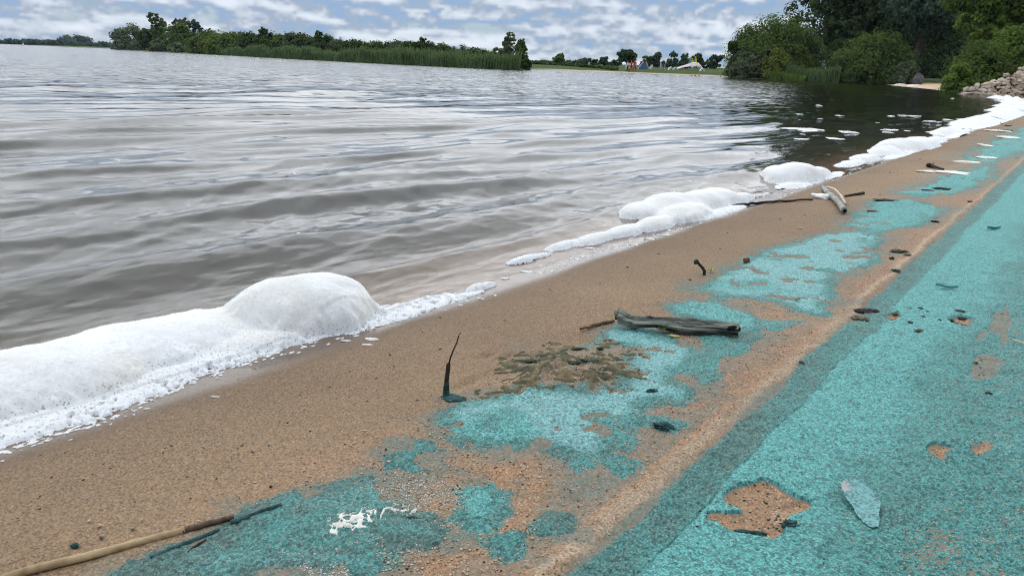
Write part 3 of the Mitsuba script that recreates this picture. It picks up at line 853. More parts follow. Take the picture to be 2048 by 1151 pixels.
tree_px('willow_bush', 'small pale bush at the waterline under the island willow', 'bush', 268, 85, 22, 268, 'grey', shape='dome', base=0, density=1.2)
sx = [(425, 63, 54, 'olive'), (455, 66, 50, 'fresh'), (437, 72, 40, 'yellow'), (480, 68, 46, 'olive'), (505, 68, 44, 'dark'), (552, 69, 40, 'olive'), (575, 70, 36, 'olive'), (592, 65, 34, 'grey'), (615, 73, 36, 'dark'), (650, 72, 32, 'dark'), (676, 77, 26, 'grey'),
      (700, 83, 40, 'dark'), (722, 84, 38, 'dark'), (748, 85, 38, 'olive'), (775, 86, 36, 'dark'), (800, 84, 38, 'grey'), (818, 86, 30, 'dark'), (862, 88, 36, 'dark'), (885, 92, 36, 'olive'), (908, 96, 34, 'dark'), (930, 94, 32, 'dark'), (955, 98, 34, 'dark'), (975, 104, 24, 'dark'), (990, 104, 24, 'olive')]
IM = [(365, 'biggest island crown'), (531, 'dark tree above the scrub'), (641, 'slim ragged tree'), (842, 'round dark swelling tree'), (1012, 'pale feathery tree')]
for px, top, w, tone in sx:
    D = np.interp(px, [400, 600, 800, 1000], [215, 142, 118, 106]) + 6
    tree_px('shrub_tree', SIDE[tone] + ' scrub tree on the island, ' + beside(px, [q[0] for q in sx], IM), 'tree', px, top, w * 1.55, D, tone, ig, shape='dome', base=0, density=1.25)
tree_px('broadleaf_tree', 'dark tree standing above the left half of the island scrub', 'tree', 531, 59, 27, 165, 'dark', shape='round', base=.1)
tree_px('broadleaf_tree', 'slim tree with a ragged top above the middle of the island scrub', 'tree', 641, 69, 30, 143, 'olive', shape='tall', base=.05)
tree_px('broadleaf_tree', 'round dark tree swelling above the right half of the island scrub', 'tree', 842, 80, 42, 118, 'dark', shape='round', base=.0)
tree_px('poplar_tree', 'pale feathery tree near the right tip of the island', 'tree', 1012, 74, 40, 104, 'sage', shape='tall', base=.0)
tree_px('broadleaf_tree', 'olive tree beside the pale feathery one, rightmost on the island', 'tree', 1041, 86, 34, 101, 'olive', shape='tall', base=.0)
tree_px('shrub_tree', 'dark low tree under the pale feathery one at the island tip', 'tree', 990, 98, 40, 102, 'dark', shape='dome', base=0)
tree_px('shrub_tree', 'small bush at the water, last before the open gap right of the island', 'bush', 1054, 116, 16, 99, 'dark', shape='dome', base=0)

# the far shore at the left
FL = [(-50, 80, 50), (-10, 80, 44), (22, 79, 40), (55, 79, 44), (90, 81, 36), (112, 81, 30), (190, 86, 34), (215, 88, 30), (235, 86, 40), (205, 84, 16)]
for px, top, w in FL:
    tree_px('far_tree', 'hazy distant tree on the far left shore, ' + beside(px, [q[0] for q in FL], [(152, 'highest domed group')]), 'tree', px, top, w * 1.4, 640, 'far', 'trees on the far left shore', shape='bushy', base=0, density=1.6)
tree_px('far_tree', 'hazy domed tree group, highest on the far left shore', 'tree', 152, 73, 56, 640, 'far', shape='dome', base=0, density=1.6)

# the far shore at the right
fg = 'trees behind the far right beach'
FR = [(1070, 125, 26, 'far', 'dome'), (1092, 124, 22, 'blue', 'round'), (1104, 124, 18, 'far', 'dome'), (1147, 122, 26, 'olive', 'dome'), (1172, 120, 20, 'blue', 'round'), (1188, 122, 12, 'dark', 'tall'), (1228, 122, 18, 'blue', 'dome'), (1158, 124, 10, 'far', 'tall'),
                         (1218, 126, 24, 'far', 'dome'), (1290, 117, 24, 'olive', 'open'), (1325, 124, 24, 'dark', 'dome'), (1378, 118, 20, 'blue', 'dome'), (1412, 122, 24, 'dark', 'dome'), (1300, 122, 30, 'blue', 'dome'), (1358, 122, 24, 'blue', 'dome')]
FM = [(1117, 'tree with a nodding top'), (1206, 'pointed far tree'), (1252, 'big dark round tree'), (1313, 'tree behind the slide'), (1366, 'tree behind the tent'), (1430, 'feathery tree by the near willow')]
for px, top, w, tone, shp in FR:
    tree_px('park_tree', SIDE[tone] + ' far beach tree, ' + beside(px, [q[0] for q in FR], FM), 'tree', px, top - 1, w * 1.5, 190 + (px * 13 % 40), tone, fg, shape='bushy' if shp == 'dome' else shp, base=.0, density=1.4)
tree_px('broadleaf_tree', 'tree with a nodding top in the gap right of the island', 'tree', 1117, 109, 32, 185, 'olive', shape='tall', base=.02, density=1.3)
tree_px('broadleaf_tree', 'pointed tree left of the big dark round tree on the far beach', 'tree', 1206, 114, 24, 195, 'blue', shape='tall', base=.02, density=1.3)
tree_px('broadleaf_tree', 'big dark round-crowned tree standing alone on the far beach', 'tree', 1252, 102, 42, 178, 'dark', shape='round', base=.15, density=1.6)
tree_px('broadleaf_tree', 'rounded tree behind the blue inflatable slide', 'tree', 1313, 107, 24, 200, 'blue', shape='tall', base=.05, density=1.4)
tree_px('broadleaf_tree', 'wide greyish tree left of the striped tent', 'tree', 1341, 108, 30, 205, 'grey', shape='open', base=.05, density=1.4)
tree_px('broadleaf_tree', 'slender tree behind the left end of the striped tent', 'tree', 1366, 111, 22, 208, 'blue', shape='tall', base=.05, density=1.4)
tree_px('broadleaf_tree', 'dark tree behind the yellow flags', 'tree', 1392, 109, 24, 200, 'dark', shape='round', base=.1, density=1.5)
tree_px('broadleaf_tree', 'feathery tree between the tent and the near willow', 'tree', 1430, 112, 34, 195, 'blue', shape='open', base=.05, density=1.5)
FB = [(1075, 131, 34), (1105, 132, 34), (1135, 131, 36), (1165, 132, 34), (1192, 134, 30), (1212, 136, 26)]
for px, top, w in FB:
    tree_px('shore_bush', 'low dark waterline bush below and ' + beside(px, [q[0] for q in FB], FM), 'bush', px, top, w, 142, 'dark', 'bushes along the far waterline', shape='dome', base=0, density=1.3)
tree_px('shore_bush', 'low rounded bush at the water left of the far beach', 'bush', 1222, 133, 32, 140, 'olive', shape='dome', base=0, density=1.3)

# the near right shore
tree_px('willow_tree', 'big domed willow leaning over the water at the right', 'tree', 1545, 42, 178, 122, 'olive', shape='dome', base=.0, density=1.1)
tree_px('willow_bush', 'small dark spray of branches at the left foot of the big domed willow', 'bush', 1463, 92, 34, 120, 'dark', shape='open', base=.0, density=1.3)
tree_px('willow_bush', 'low dark willow bush overhanging the water at the left of the big domed willow', 'bush', 1500, 105, 74, 117, 'grey', shape='dome', base=.0, density=1.2)
tree_px('willow_bush', 'yellow-green rounded bush in front of the big domed willow', 'bush', 1552, 100, 52, 114, 'yellow', shape='dome', base=.0, density=1.2)
tree_px('willow_bush', 'yellowish bush behind the near reeds', 'bush', 1592, 104, 64, 118, 'yellow', shape='dome', base=0, density=1.2)
tree_px('willow_bush', 'pale feathery sapling between the yellowish bush and the dark trees', 'bush', 1618, 92, 36, 120, 'sage', shape='tall', base=0, density=1.2)
tree_px('willow_bush', 'big conical bush at the water in front of the dark trees', 'bush', 1742, 68, 138, 108, 'olive', shape='dome', base=0, density=1.15)
tree_px('willow_bush', 'grey-green bush at the left edge of the cove beach', 'bush', 1803, 122, 52, 104, 'grey', shape='dome', base=0, density=1.2)
tree_px('broadleaf_tree', 'huge almost black tree towering over the reeds', 'tree', 1702, -210, 235, 140, 'dark', shape='round', base=.06, density=.62, trunk_r=.55, leafk=1.5, extra=((-.34, -.05, .30, .17, .12), (.2, -.1, .26, .2, .12), (-.1, -.15, .2, .25, .12), (.1, -.1, .13, .3, .1), (-.25, 0, .16, .2, .09)))
tree_px('broadleaf_tree', 'tall grey-green tree behind the cove with a leaning trunk', 'tree', 1850, -230, 220, 112, 'blue', shape='round', base=.13, density=.62, trunk_r=.50, leafk=1.5, lean=(2.4, 0), extra=((-.05, -.2, .33, .24, .1), (.2, -.2, .3, .18, .09), (-.25, -.15, .32, .15, .09)))
tree_px('broadleaf_tree', 'dark tree with a thick leaning trunk at the back of the cove', 'tree', 1800, -160, 200, 132, 'dark', shape='round', base=.10, density=.6, trunk_r=.6, leafk=1.5, lean=(-1.5, 0), extra=((.1, -.2, .28, .22, .1),))
tree_px('broadleaf_tree', 'bright green spreading tree above the stone embankment', 'tree', 1985, -120, 220, 68, 'fresh', shape='round', base=.30, density=.7, trunk_r=.28, leafk=1.6, bark='pale_bark', extra=((-.22, -.1, .38, .17, .08), (-.1, -.15, .32, .2, .09)))
tree_px('shrub', 'bright green shrub at the end of the stone embankment', 'bush', 1916, 128, 50, 51, 'fresh', shape='dome', base=0, density=1.1)
tree_px('shrub', 'dark leafy shrub behind the left part of the stone embankment', 'bush', 1955, 86, 100, 58, 'olive', shape='dome', base=0, density=1.1)
tree_px('shrub', 'large leafy shrub over the high right end of the stone embankment', 'bush', 2030, 52, 120, 60, 'fresh', shape='dome', base=0, density=1.1)
for k, (px, top, w, D) in enumerate([(1655, 62, 130, 165), (1740, 40, 150, 172), (1830, 52, 130, 176), (1905, 40, 140, 182), (1985, 30, 150, 180), (2075, 30, 150, 182)]):
    tree_px('woodland_tree', 'dim dark woodland tree behind the cove, ' + ('leftmost of six', 'second of six from the left', 'third of six from the left', 'third of six from the right', 'second of six from the right', 'rightmost of six')[k], 'tree', px, top, w, D, 'dark', 'woodland edge behind the cove', shape='bushy', base=.1 + .05 * (k % 3), density=.8)
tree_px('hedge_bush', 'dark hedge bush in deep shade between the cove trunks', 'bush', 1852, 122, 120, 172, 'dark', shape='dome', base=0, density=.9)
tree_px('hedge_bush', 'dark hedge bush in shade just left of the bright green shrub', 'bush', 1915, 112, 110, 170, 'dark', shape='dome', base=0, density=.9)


def reeds(key_label, pts, h, n, seed, tone='reed', deep=3.0, w=.05):
    r = np.random.default_rng(seed)
    P = np.array(pts, float)
    seg = np.linalg.norm(np.diff(P, axis=0), axis=1)
    k = r.choice(len(seg), n, p=seg / seg.sum())
    t = r.random(n)[:, None]
    b = P[k] * (1 - t) + P[k + 1] * t
    back = b / np.linalg.norm(b, axis=1, keepdims=True)
    b = b + back * (r.random(n) ** 1.5 * deep + .2)[:, None]
    hv = h * (.12 + 1.5 * meshkit.fbm(np.stack([b[:, 0] * .13, b[:, 1] * .13, 0 * b[:, 0]], -1), 3, seed)) * r.uniform(.42, 1.15, n)
    d = np.hypot(b[:, 0], b[:, 1])
    hw = np.maximum(w, d * .00085) * r.uniform(.6, 1.2, n)
    a = r.uniform(-1.2, 1.2, n)
    ux, uy = np.cos(a), np.sin(a)
    bend = r.normal(size=(n, 2)) * .10 * hv[:, None] + [.05, 0]
    z0 = np.zeros(n) - .05
    base1 = np.stack([b[:, 0] - ux * hw * .6, b[:, 1] - uy * hw * .6, z0], -1)
    base2 = np.stack([b[:, 0] + ux * hw * .6, b[:, 1] + uy * hw * .6, z0], -1)
    m1 = np.stack([b[:, 0] + bend[:, 0] * .35 + ux * hw, b[:, 1] + bend[:, 1] * .35 + uy * hw, hv * .62], -1)
    m0 = np.stack([b[:, 0] + bend[:, 0] * .35 - ux * hw, b[:, 1] + bend[:, 1] * .35 - uy * hw, hv * .62], -1)
    tip = np.stack([b[:, 0] + bend[:, 0], b[:, 1] + bend[:, 1], hv], -1)
    v = np.stack([base1, base2, m1, m0, tip], 1).reshape(-1, 3)
    q = np.arange(n)[:, None] * 5
    f = np.concatenate([q + [0, 1, 2], q + [0, 2, 3], q + [3, 2, 4]])
    single('reed_bed', trimesh.Trimesh(v, f, process=False), 'leaf_' + tone, False, key_label, 'reeds', None, 'stuff')


reeds('long belt of green reeds along the front of the island', ISLAND[1:10], 1.95, 15000, 31, deep=5)
reeds('clump of blue-green reeds between the domed willow and the conical bush', [col(1568, 112), col(1600, 109), col(1640, 106), col(1678, 104)], 2.5, 3000, 32, deep=4)
reeds('low green sedge at the water below the yellowish bush', [col(1536, 112), col(1570, 110), col(1610, 107)], 1.0, 1200, 33, 'fresh', deep=2)

# ------------------------------------------------------------------ the stone embankment at the end of the beach
def rock(rx, ry, rz, r, n=16):
    d = r.normal(size=(n, 3))
    d /= np.linalg.norm(d, axis=1, keepdims=True)
    h = trimesh.convex.convex_hull(d * r.uniform(.8, 1.08, (n, 1)) * [rx, ry, rz])
    return trimesh.Trimesh(h.vertices, h.faces, process=False)


def rock_fn(p, n, uv):
    a = fbm(p.x * 1.1, p.y * 1.1, p.z * 1.1, 3)
    b = noise(p.x * 13, p.y * 13, p.z * 13)
    return mix((.32, .255, .195), (.58, .485, .385), dr.clip(.5 + (a - .5) * 2.6, 0, 1)) * (.75 + .4 * b)


plain('embankment_stone', None, .85, .2, rock_fn)
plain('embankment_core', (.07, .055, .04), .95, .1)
bank = thing('stone_embankment', 'sloping embankment of pale tumbled stones at the end of the beach', 'embankment')


def bank_point(px, py):
    D = 44.5
    for _ in range(6):
        z = CAM_H + (HZ(px) - py) / F * D
        D = 44.3 + 1.7 * max(z, 0)
    return np.array([*col(px, D), z])


rk = np.random.default_rng(77)
base_row = lambda px: np.interp(px, [1915, 1960, 2048, 2200], [188, 191, 194, 198])
top_row = lambda px: np.interp(px, [1915, 1932, 1960, 1985, 2000, 2020, 2048, 2110, 2200], [186, 172, 166, 161, 156, 144, 132, 104, 74])
k = 0
py = 192.0
while py > 76:
    px = 1915 + rk.uniform(0, 9)
    while px < 2085:
        if top_row(px) + 2 < py < base_row(px) + 1:
            p = bank_point(px + rk.uniform(-2, 2), py + rk.uniform(-1.5, 1.5))
            sz = rk.uniform(.12, .20) * (1.3 if rk.random() < .2 else 1)
            m = rock(sz * rk.uniform(1.0, 1.5), sz * 1.1, sz * rk.uniform(.7, .95), rk)
            part(bank, 'stone', lay(m, p[0], p[1], p[2] + rk.uniform(-.03, .04), rk.uniform(-.5, .5)), 'embankment_stone', 25)
        px += rk.uniform(8, 11.5)
    py -= 5.5
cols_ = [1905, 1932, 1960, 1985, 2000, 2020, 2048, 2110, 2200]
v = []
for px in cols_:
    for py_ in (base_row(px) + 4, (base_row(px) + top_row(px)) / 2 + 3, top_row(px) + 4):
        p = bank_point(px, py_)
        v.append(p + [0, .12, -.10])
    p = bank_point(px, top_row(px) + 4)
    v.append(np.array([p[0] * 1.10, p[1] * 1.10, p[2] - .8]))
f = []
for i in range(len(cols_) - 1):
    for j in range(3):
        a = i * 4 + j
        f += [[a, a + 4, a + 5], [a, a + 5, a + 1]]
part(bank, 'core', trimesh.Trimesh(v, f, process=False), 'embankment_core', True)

# the cove: an upright grey slab at the back of its beach
plain('grey_stone', None, .9, .15, spread((.15, .14, .15), 2, .3))
p = col(1836, 96)
z = float(ground_z(p[:1], p[1:2], False)[0])
single('stone_slab', lay(lump(1.25, .55, 1.55, 12, 3, .28), p[0], p[1], z + .52), 'grey_stone', 40, 'grey upright stone slab at the left back edge of the cove beach', 'boulder')

# ------------------------------------------------------------------ on the far beach
def hull(*pts):
    h = trimesh.convex.convex_hull(np.array(pts, float))
    return trimesh.Trimesh(h.vertices, h.faces, process=False)


def ground_at(px, D):
    p = col(px, D)
    return np.array([p[0], p[1], max(0.0, float(ground_z(p[:1], p[1:2], False)[0]))])


plain('rotting_weed', None, .8, .2, spread((.165, .128, .070), 40, .6, (.060, .068, .040)))
plain('white_cloth', None, .7, .2, spread((.72, .66, .68), .8, .1, (.58, .42, .46)))
plain('white_paint', (.80, .80, .78), .5, .4)
plain('yellow_cloth', (.62, .58, .06), .7, .2)
plain('green_cloth', (.10, .34, .22), .7, .2)
plain('red_cloth', (.50, .055, .045), .7, .2)
plain('blue_vinyl', (.10, .20, .34), .4, .4)
plain('dark_cloth', (.03, .035, .05), .8, .2)
plain('grey_cloth', (.28, .32, .38), .8, .2)
plain('skin', (.50, .32, .24), .6, .3)
plain('hair', (.05, .035, .025), .7, .2)
plain('orange_plastic', (.70, .20, .03), .45, .4)
plain('steel', (.35, .36, .37), .4, .5)

g = ground_at(1376, 165)
t = thing('event_tent', 'low white and pinkish stretch tent on the far beach under yellow flags', 'tent')
prof = [(-2.7, .25), (-1.6, .75), (-.4, 1.15), (.9, 1.65), (1.9, 1.55), (2.5, .95), (2.75, .35)]
v, f = [], []
for dy, kz in ((-1.6, .62), (-.8, .92), (0, 1.0), (.8, .92), (1.6, .62)):
    v += [(g[0] + x, g[1] + dy, g[2] + z * kz) for x, z in prof]
n = len(prof)
for i in range(4):
    for j in range(n - 1):
        a = i * n + j
        f += [[a, a + 1, a + n + 1], [a, a + n + 1, a + n]]
part(t, 'canopy', trimesh.Trimesh(v, f, process=False), 'white_cloth', True)
for x, z in ((-1.6, .5), (.9, 1.05), (2.4, .65)):
    part(t, 'pole', tube([(g[0] + x, g[1] - 1.5, g[2] - .05), (g[0] + x, g[1] - 1.5, g[2] + z)], [.05, .05], 6), 'steel')
part(t, 'awning', tube([(g[0] + .2, g[1] - 1.75, g[2] + .55), (g[0] + 1.1, g[1] - 1.95, g[2] + .95), (g[0] + 2.3, g[1] - 1.8, g[2] + .5)], [.16, .2, .16], 8), 'white_paint', True)


def feather_flag(px, D, h, w, cloth, label, lean=0.0, group=None):
    g = ground_at(px, D)
    t = thing('feather_flag', label, 'flag', group)
    top = g + [lean, 0, h]
    part(t, 'pole', tube([g - [0, 0, .1], (g + top) / 2 + [.02, 0, 0], top], [.045, .04, .025], 6), 'steel')
    v = []
    for k in np.linspace(.22, 1, 7):
        c = g + [lean * k, -.03, h * k]
        ww = w * (1 - .55 * max(0, k - .75) / .25)
        v += [c, c + [ww * .5, .05 * math.sin(k * 9), 0], c + [ww, -.05 * math.sin(k * 7), -.04 * k]]
    f = []
    for i in range(6):
        for j in range(2):
            a = i * 3 + j
            f += [[a, a + 1, a + 4], [a, a + 4, a + 3]]
    f += [[x, z, y] for x, y, z in f]
    part(t, 'banner', trimesh.Trimesh(v, f, process=False), cloth)


feather_flag(1376, 168, 2.5, .5, 'green_cloth', 'green flag above the far tent, left of the yellow flags')
feather_flag(1381, 168, 2.4, .45, 'yellow_cloth', 'left one of the two yellow flags above the far tent')
feather_flag(1387, 168, 2.7, .5, 'yellow_cloth', 'right and taller one of the two yellow flags above the far tent')
feather_flag(1248, 142, 1.35, .5, 'white_paint', 'leaning white banner left of the red-clad people on the far beach', .45)
feather_flag(1294, 146, 1.05, .5, 'white_paint', 'leaning white banner right of the inflatable slide', .75)
feather_flag(1319, 160, 1.5, .3, 'white_cloth', 'narrow pale banner between the slide and the tent')
feather_flag(1329, 160, 1.4, .2, 'red_cloth', 'narrow dull red banner left of the small white tent')

g = ground_at(1286, 150)
t = thing('inflatable_slide', 'blue and white inflatable slide on the far beach', 'slide')
part(t, 'ramp', hull(*[(g[0] + x, g[1] + y, g[2] + z) for x, z in ((-.9, 0), (.9, 0), (.35, 1.25), (-.1, 1.25)) for y in (-.7, .7)]), 'blue_vinyl')
for sx_ in (-.98, .98):
    part(t, 'side_tube', tube([(g[0] + sx_, g[1] - .75, g[2] + .08), (g[0] + sx_ * .6, g[1] - .75, g[2] + .75), (g[0] + .12 + sx_ * .25, g[1] - .75, g[2] + 1.35)], [.11, .11, .09], 8), 'white_cloth', True)
part(t, 'arch', tube([(g[0] - .15, g[1] - .7, g[2] + 1.3), (g[0] + .1, g[1] - .7, g[2] + 1.62), (g[0] + .4, g[1] - .7, g[2] + 1.3)], [.09, .1, .09], 8), 'red_cloth', True)

for px, D, w, h, lab in ((1341, 158, 1.0, .62, 'small white dome tent between the banners and the big tent'), (1350, 162, .8, .55, 'small pinkish tent at the left end of the big tent'), (1404, 160, 1.0, .6, 'small grey-white hut tent right of the big tent')):
    g = ground_at(px, D)
    t = thing('small_tent', lab, 'tent')
    part(t, 'canopy', hull(*[(g[0] + x * w, g[1] + y, g[2] + z * h) for x, z in ((-.5, 0), (.5, 0), (.32, .7), (-.32, .7), (0, 1)) for y in (-.4, .4)]), 'white_paint' if px != 1350 else 'white_cloth')
    part(t, 'door', hull(*[(g[0] + x * w, g[1] - .41, g[2] + z * h) for x, z in ((-.12, .02), (.16, .02), (.02, .6))], (g[0], g[1] - .43, g[2] + .2 * h)), 'dark_cloth')


def ball(c, r_, k=10):
    s_ = m3.Manifold.sphere(r_, k)
    return s_.translate([float(q) for q in c])


def chain(*pr):
    """One limb: hulls of neighbouring balls, (point, radius)..."""
    out = None
    for (a, ra), (b, rb) in zip(pr, pr[1:]):
        h = m3.Manifold.batch_hull([ball(a, ra), ball(b, rb)])
        out = h if out is None else out + h
    return out


def person(px, D, h, top, bottom, label, stride=.12, arm=.1, seed=0):
    g = ground_at(px, D)
    P = lambda x, y, z: g + np.array([x, y, z]) * h
    t = thing('person', label, 'person')
    hip = [(P(s_ * .05, 0, .50)) for s_ in (-1, 1)]
    knee = [P(s_ * .055 + s_ * stride * .4, -.02, .27) for s_ in (-1, 1)]
    foot = [P(s_ * .06 + s_ * stride, 0, .03) for s_ in (-1, 1)]
    toe = [q + np.array([0, -.06, -.01]) * h for q in foot]
    legs = chain((hip[0], .055 * h), (knee[0], .042 * h), (foot[0], .028 * h), (toe[0], .022 * h)) + chain((hip[1], .055 * h), (knee[1], .042 * h), (foot[1], .028 * h), (toe[1], .022 * h))
    body = chain((P(0, 0, .52), .085 * h), (P(0, 0, .66), .080 * h), (P(0, 0, .78), .085 * h), (P(0, 0, .845), .035 * h), (P(0, 0, .88), .032 * h), (P(0, -.005, .93), .058 * h))
    arms = None
    for s_ in (-1, 1):
        a = chain((P(s_ * .10, 0, .80), .036 * h), (P(s_ * (.13 + arm * .5), -.01, .64), .029 * h), (P(s_ * (.14 + arm), -.05, .50), .022 * h), (P(s_ * (.145 + arm), -.07, .45), .024 * h))
        arms = a if arms is None else arms + a
    skin = body + arms + legs
    part(t, 'body', skin, 'skin', 40)
    shirt = chain((P(0, 0, .50), .094 * h), (P(0, 0, .66), .089 * h), (P(0, 0, .79), .092 * h)) + chain((P(-.10, 0, .80), .046 * h), (P(.10, 0, .80), .046 * h))
    part(t, 'shirt', shirt, top, 40)
    part(t, 'trousers', chain((hip[0], .064 * h), (knee[0], .052 * h), (foot[0] + [0, 0, .04 * h], .038 * h)) + chain((hip[1], .064 * h), (knee[1], .052 * h), (foot[1] + [0, 0, .04 * h], .038 * h)) + chain((hip[0], .068 * h), (hip[1], .068 * h)), bottom, 40)
    part(t, 'hair', m3.Manifold.batch_hull([ball(P(0, .012, .945), .056 * h), ball(P(0, .022, .91), .045 * h)]), 'hair', 40)


person(1262, 140, 1.75, 'red_cloth', 'red_cloth', 'person all in red standing on the far beach, left of the two in red', .05, .16)
person(1269, 141, 1.85, 'red_cloth', 'red_cloth', 'taller person all in red on the far beach, nearest the slide', .08, .05)
person(1255, 138, 1.15, 'dark_cloth', 'dark_cloth', 'person in dark clothes at the water left of the two in red', .05, .05)
person(1259, 137, .95, 'grey_cloth', 'dark_cloth', 'child in a grey-blue top at the water before the two in red', .04, .1)
person(1326, 150, 1.2, 'dark_cloth', 'grey_cloth', 'small figure in dark clothes between the pale and the red banner', .08, .04)

for i, (px, D, lab) in enumerate(((1384, 120, 'orange swimming buoy, leftmost of three near the far beach'), (1391, 121, 'orange swimming buoy in the middle of three near the far beach'), (1399, 121, 'orange swimming buoy, rightmost of three near the far beach'))):
    p = col(px, D)
    t = thing('swim_buoy', lab, 'buoy')
    part(t, 'float', lay(lump(.34, .34, .30, 30 + i, 2, .05), p[0], p[1], .05), 'orange_plastic', True)
    part(t, 'collar', tube([(p[0] - .15, p[1], .04), (p[0], p[1] - .17, .04), (p[0] + .15, p[1], .04)], [.03, .03, .03], 6), 'white_paint', True)
p = col(46, 240)
t = thing('marker_buoy', 'white marker buoy floating near the far left shore', 'buoy')
part(t, 'float', lay(lump(.85, .85, .6, 40, 2, .04), p[0], p[1], .12), 'white_paint', True)
part(t, 'mast', tube([(p[0], p[1], .3), (p[0], p[1], .95)], [.20, .10], 8), 'white_paint', True)

# ------------------------------------------------------------------ driftwood and litter on the near beach
def upright(px, py, D):
    """The point seen at a pixel, D metres ahead."""
    d = ray(px, py)
    return EYE + d * (D / d[1])


def wood_fn(a, b, c2, f):
    def fn(p, n, uv):
        u = p.x * .93 + p.y * -.1
        k = fbm(p.x * f * .35, p.y * f * 1.6, p.z * f * 2.2, 4)
        g_ = noise(p.x * f * 1.2, p.y * f * 6, p.z * f * 8)
        c = mix(a, b, dr.clip(.5 + (k - .5) * 3.2, 0, 1))
        return mix(c, c2, smoothstep(.62, .85, g_) * .8)
    return fn


plain('log_wood', None, .85, .2, wood_fn((.022, .026, .025), (.230, .240, .195), (.018, .050, .050), 34))
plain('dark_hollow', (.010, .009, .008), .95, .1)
plain('dark_twig', None, .8, .2, spread((.045, .032, .024), 60, .6, (.020, .016, .013)))
plain('teal_wood', None, .8, .2, spread((.045, .12, .115), 90, .8, (.015, .035, .035)))
plain('straw', None, .6, .3, spread((.42, .31, .17), 25, .4, (.25, .165, .085)))
plain('brown_sheath', None, .6, .3, spread((.12, .075, .045), 60, .5, (.045, .03, .022)))
plain('grey_reed', None, .6, .35, spread((.36, .35, .32), 30, .4, (.17, .17, .15)))
plain('pale_reed', None, .6, .3, spread((.62, .54, .42), 40, .3, (.45, .38, .29)))
plain('rust_leaf', None, .8, .2, spread((.22, .105, .045), 50, .6, (.075, .035, .02)))
plain('green_leaf', None, .5, .4, spread((.055, .14, .022), 80, .4, (.14, .16, .05)))
plain('yellow_leaf', None, .6, .3, spread((.55, .52, .22), 80, .3, (.36, .36, .12)))
plain('dark_weed', None, .7, .3, spread((.050, .085, .058), 120, .8, (.018, .032, .024)))
plain('scum_white', None, .8, .25, spread((.80, .78, .70), 120, .35, (.55, .56, .50)))
plain('brown_stone', None, .8, .25, spread((.17, .13, .08), 60, .5, (.07, .055, .035)))
plain('grey_stone_small', None, .8, .25, spread((.10, .11, .09), 60, .5, (.04, .045, .04)))
plain('pale_stone', None, .7, .3, spread((.60, .50, .37), 80, .4, (.42, .31, .20)))

# the log: a split, weathered piece with an upturned left end and a hollow right end
A, B = G(1238, 654), G(1476, 676)
ax = B - A
ln = np.linalg.norm(ax)
ax /= ln
side = np.cross(ax, [0, 0, 1])
side /= np.linalg.norm(side)
up_ = np.cross(side, ax)
NS, NR = 90, 40
u = np.linspace(0, 1, NS)[:, None]
a = np.linspace(0, 2 * math.pi, NR, endpoint=False)[None, :]
rad = .0150 + .0050 * sst(.25, .7, u) + .0045 * np.exp(-((u - .03) / .05) ** 2) + .0025 * np.exp(-((u - .55) / .10) ** 2) - .003 * np.exp(-((u - .30) / .1) ** 2)
rad = rad * (1 + .34 * (meshkit.fbm(np.stack([u * 3.5 + 0 * a, np.cos(a) * 2.2 + 0 * u, np.sin(a) * 2.2 + 0 * u], -1), 4, 61) - .5) * 2
             + .42 * (meshkit.fbm(np.stack([u * 1.6 + 0 * a, np.cos(a) * 7 + 0 * u, np.sin(a) * 7 + 0 * u], -1), 4, 62) - .5) * 2)
rad = rad - .0085 * np.exp(-((np.angle(np.exp(1j * (a - 1.05 - .5 * u)))) / .22) ** 2) * sst(.38, .6, u)      # the long split on its near side
rad = rad - .006 * np.exp(-((np.angle(np.exp(1j * (a - 2.2 + .7 * u)))) / .2) ** 2) * (1 - sst(.4, .6, u))
off_z = .016 + .012 * np.exp(-(u / .09) ** 2) + .004 * np.sin(u * 6)
cen = A + ax * (u * ln)[..., None] + up_ * off_z[..., None] + side * (.010 * np.sin(u * 5 + .6) + .004 * np.sin(u * 13))[..., None]
rad = rad * .86
ring = cen + side * (np.cos(a) * rad)[..., None] * -1 * 1.15 + up_ * (np.sin(a) * rad * (.95))[..., None]
rings = [ring]
hc = cen[-1] + up_ * .004
for k_, (dx, sc_) in enumerate(((-.001, .72), (-.012, .6), (-.035, .45))):
    rings.append((hc + (ring[-1] - hc) * sc_ + ax * dx)[None])
V = np.concatenate(rings, 0)
nn = V.shape[0]
i_, j_ = np.meshgrid(np.arange(nn - 1), np.arange(NR), indexing='ij')
qd = np.stack([i_ * NR + j_, i_ * NR + (j_ + 1) % NR, (i_ + 1) * NR + (j_ + 1) % NR, (i_ + 1) * NR + j_], -1).reshape(-1, 4)
v = np.vstack([V.reshape(-1, 3), V[0].mean(0)[None] + ax * .002, V[-1].mean(0)[None]])
kk = np.arange(NR)
fc = np.vstack([qd[:, [0, 1, 2]], qd[:, [0, 2, 3]], np.stack([kk * 0 + nn * NR, (kk + 1) % NR, kk], -1), np.stack([kk * 0 + nn * NR + 1, (nn - 1) * NR + kk, (nn - 1) * NR + (kk + 1) % NR], -1)])
lm = trimesh.Trimesh(v, fc, process=False)
if lm.volume < 0:
    lm.invert()
t = thing('driftwood_log', 'weathered dark driftwood log with a hollow right end, lying on the algae', 'driftwood')
part(t, 'wood', lm, 'log_wood', 50)
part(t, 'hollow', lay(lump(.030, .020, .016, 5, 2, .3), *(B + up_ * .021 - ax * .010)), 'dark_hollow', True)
p0, p1 = G(1237, 645), G(1222, 632)
part(t, 'stub', tube([A + up_ * .022, A + up_ * .034 - ax * .004, A + up_ * .041 + ax * .004], [.011, .010, .006], 9), 'log_wood', True)


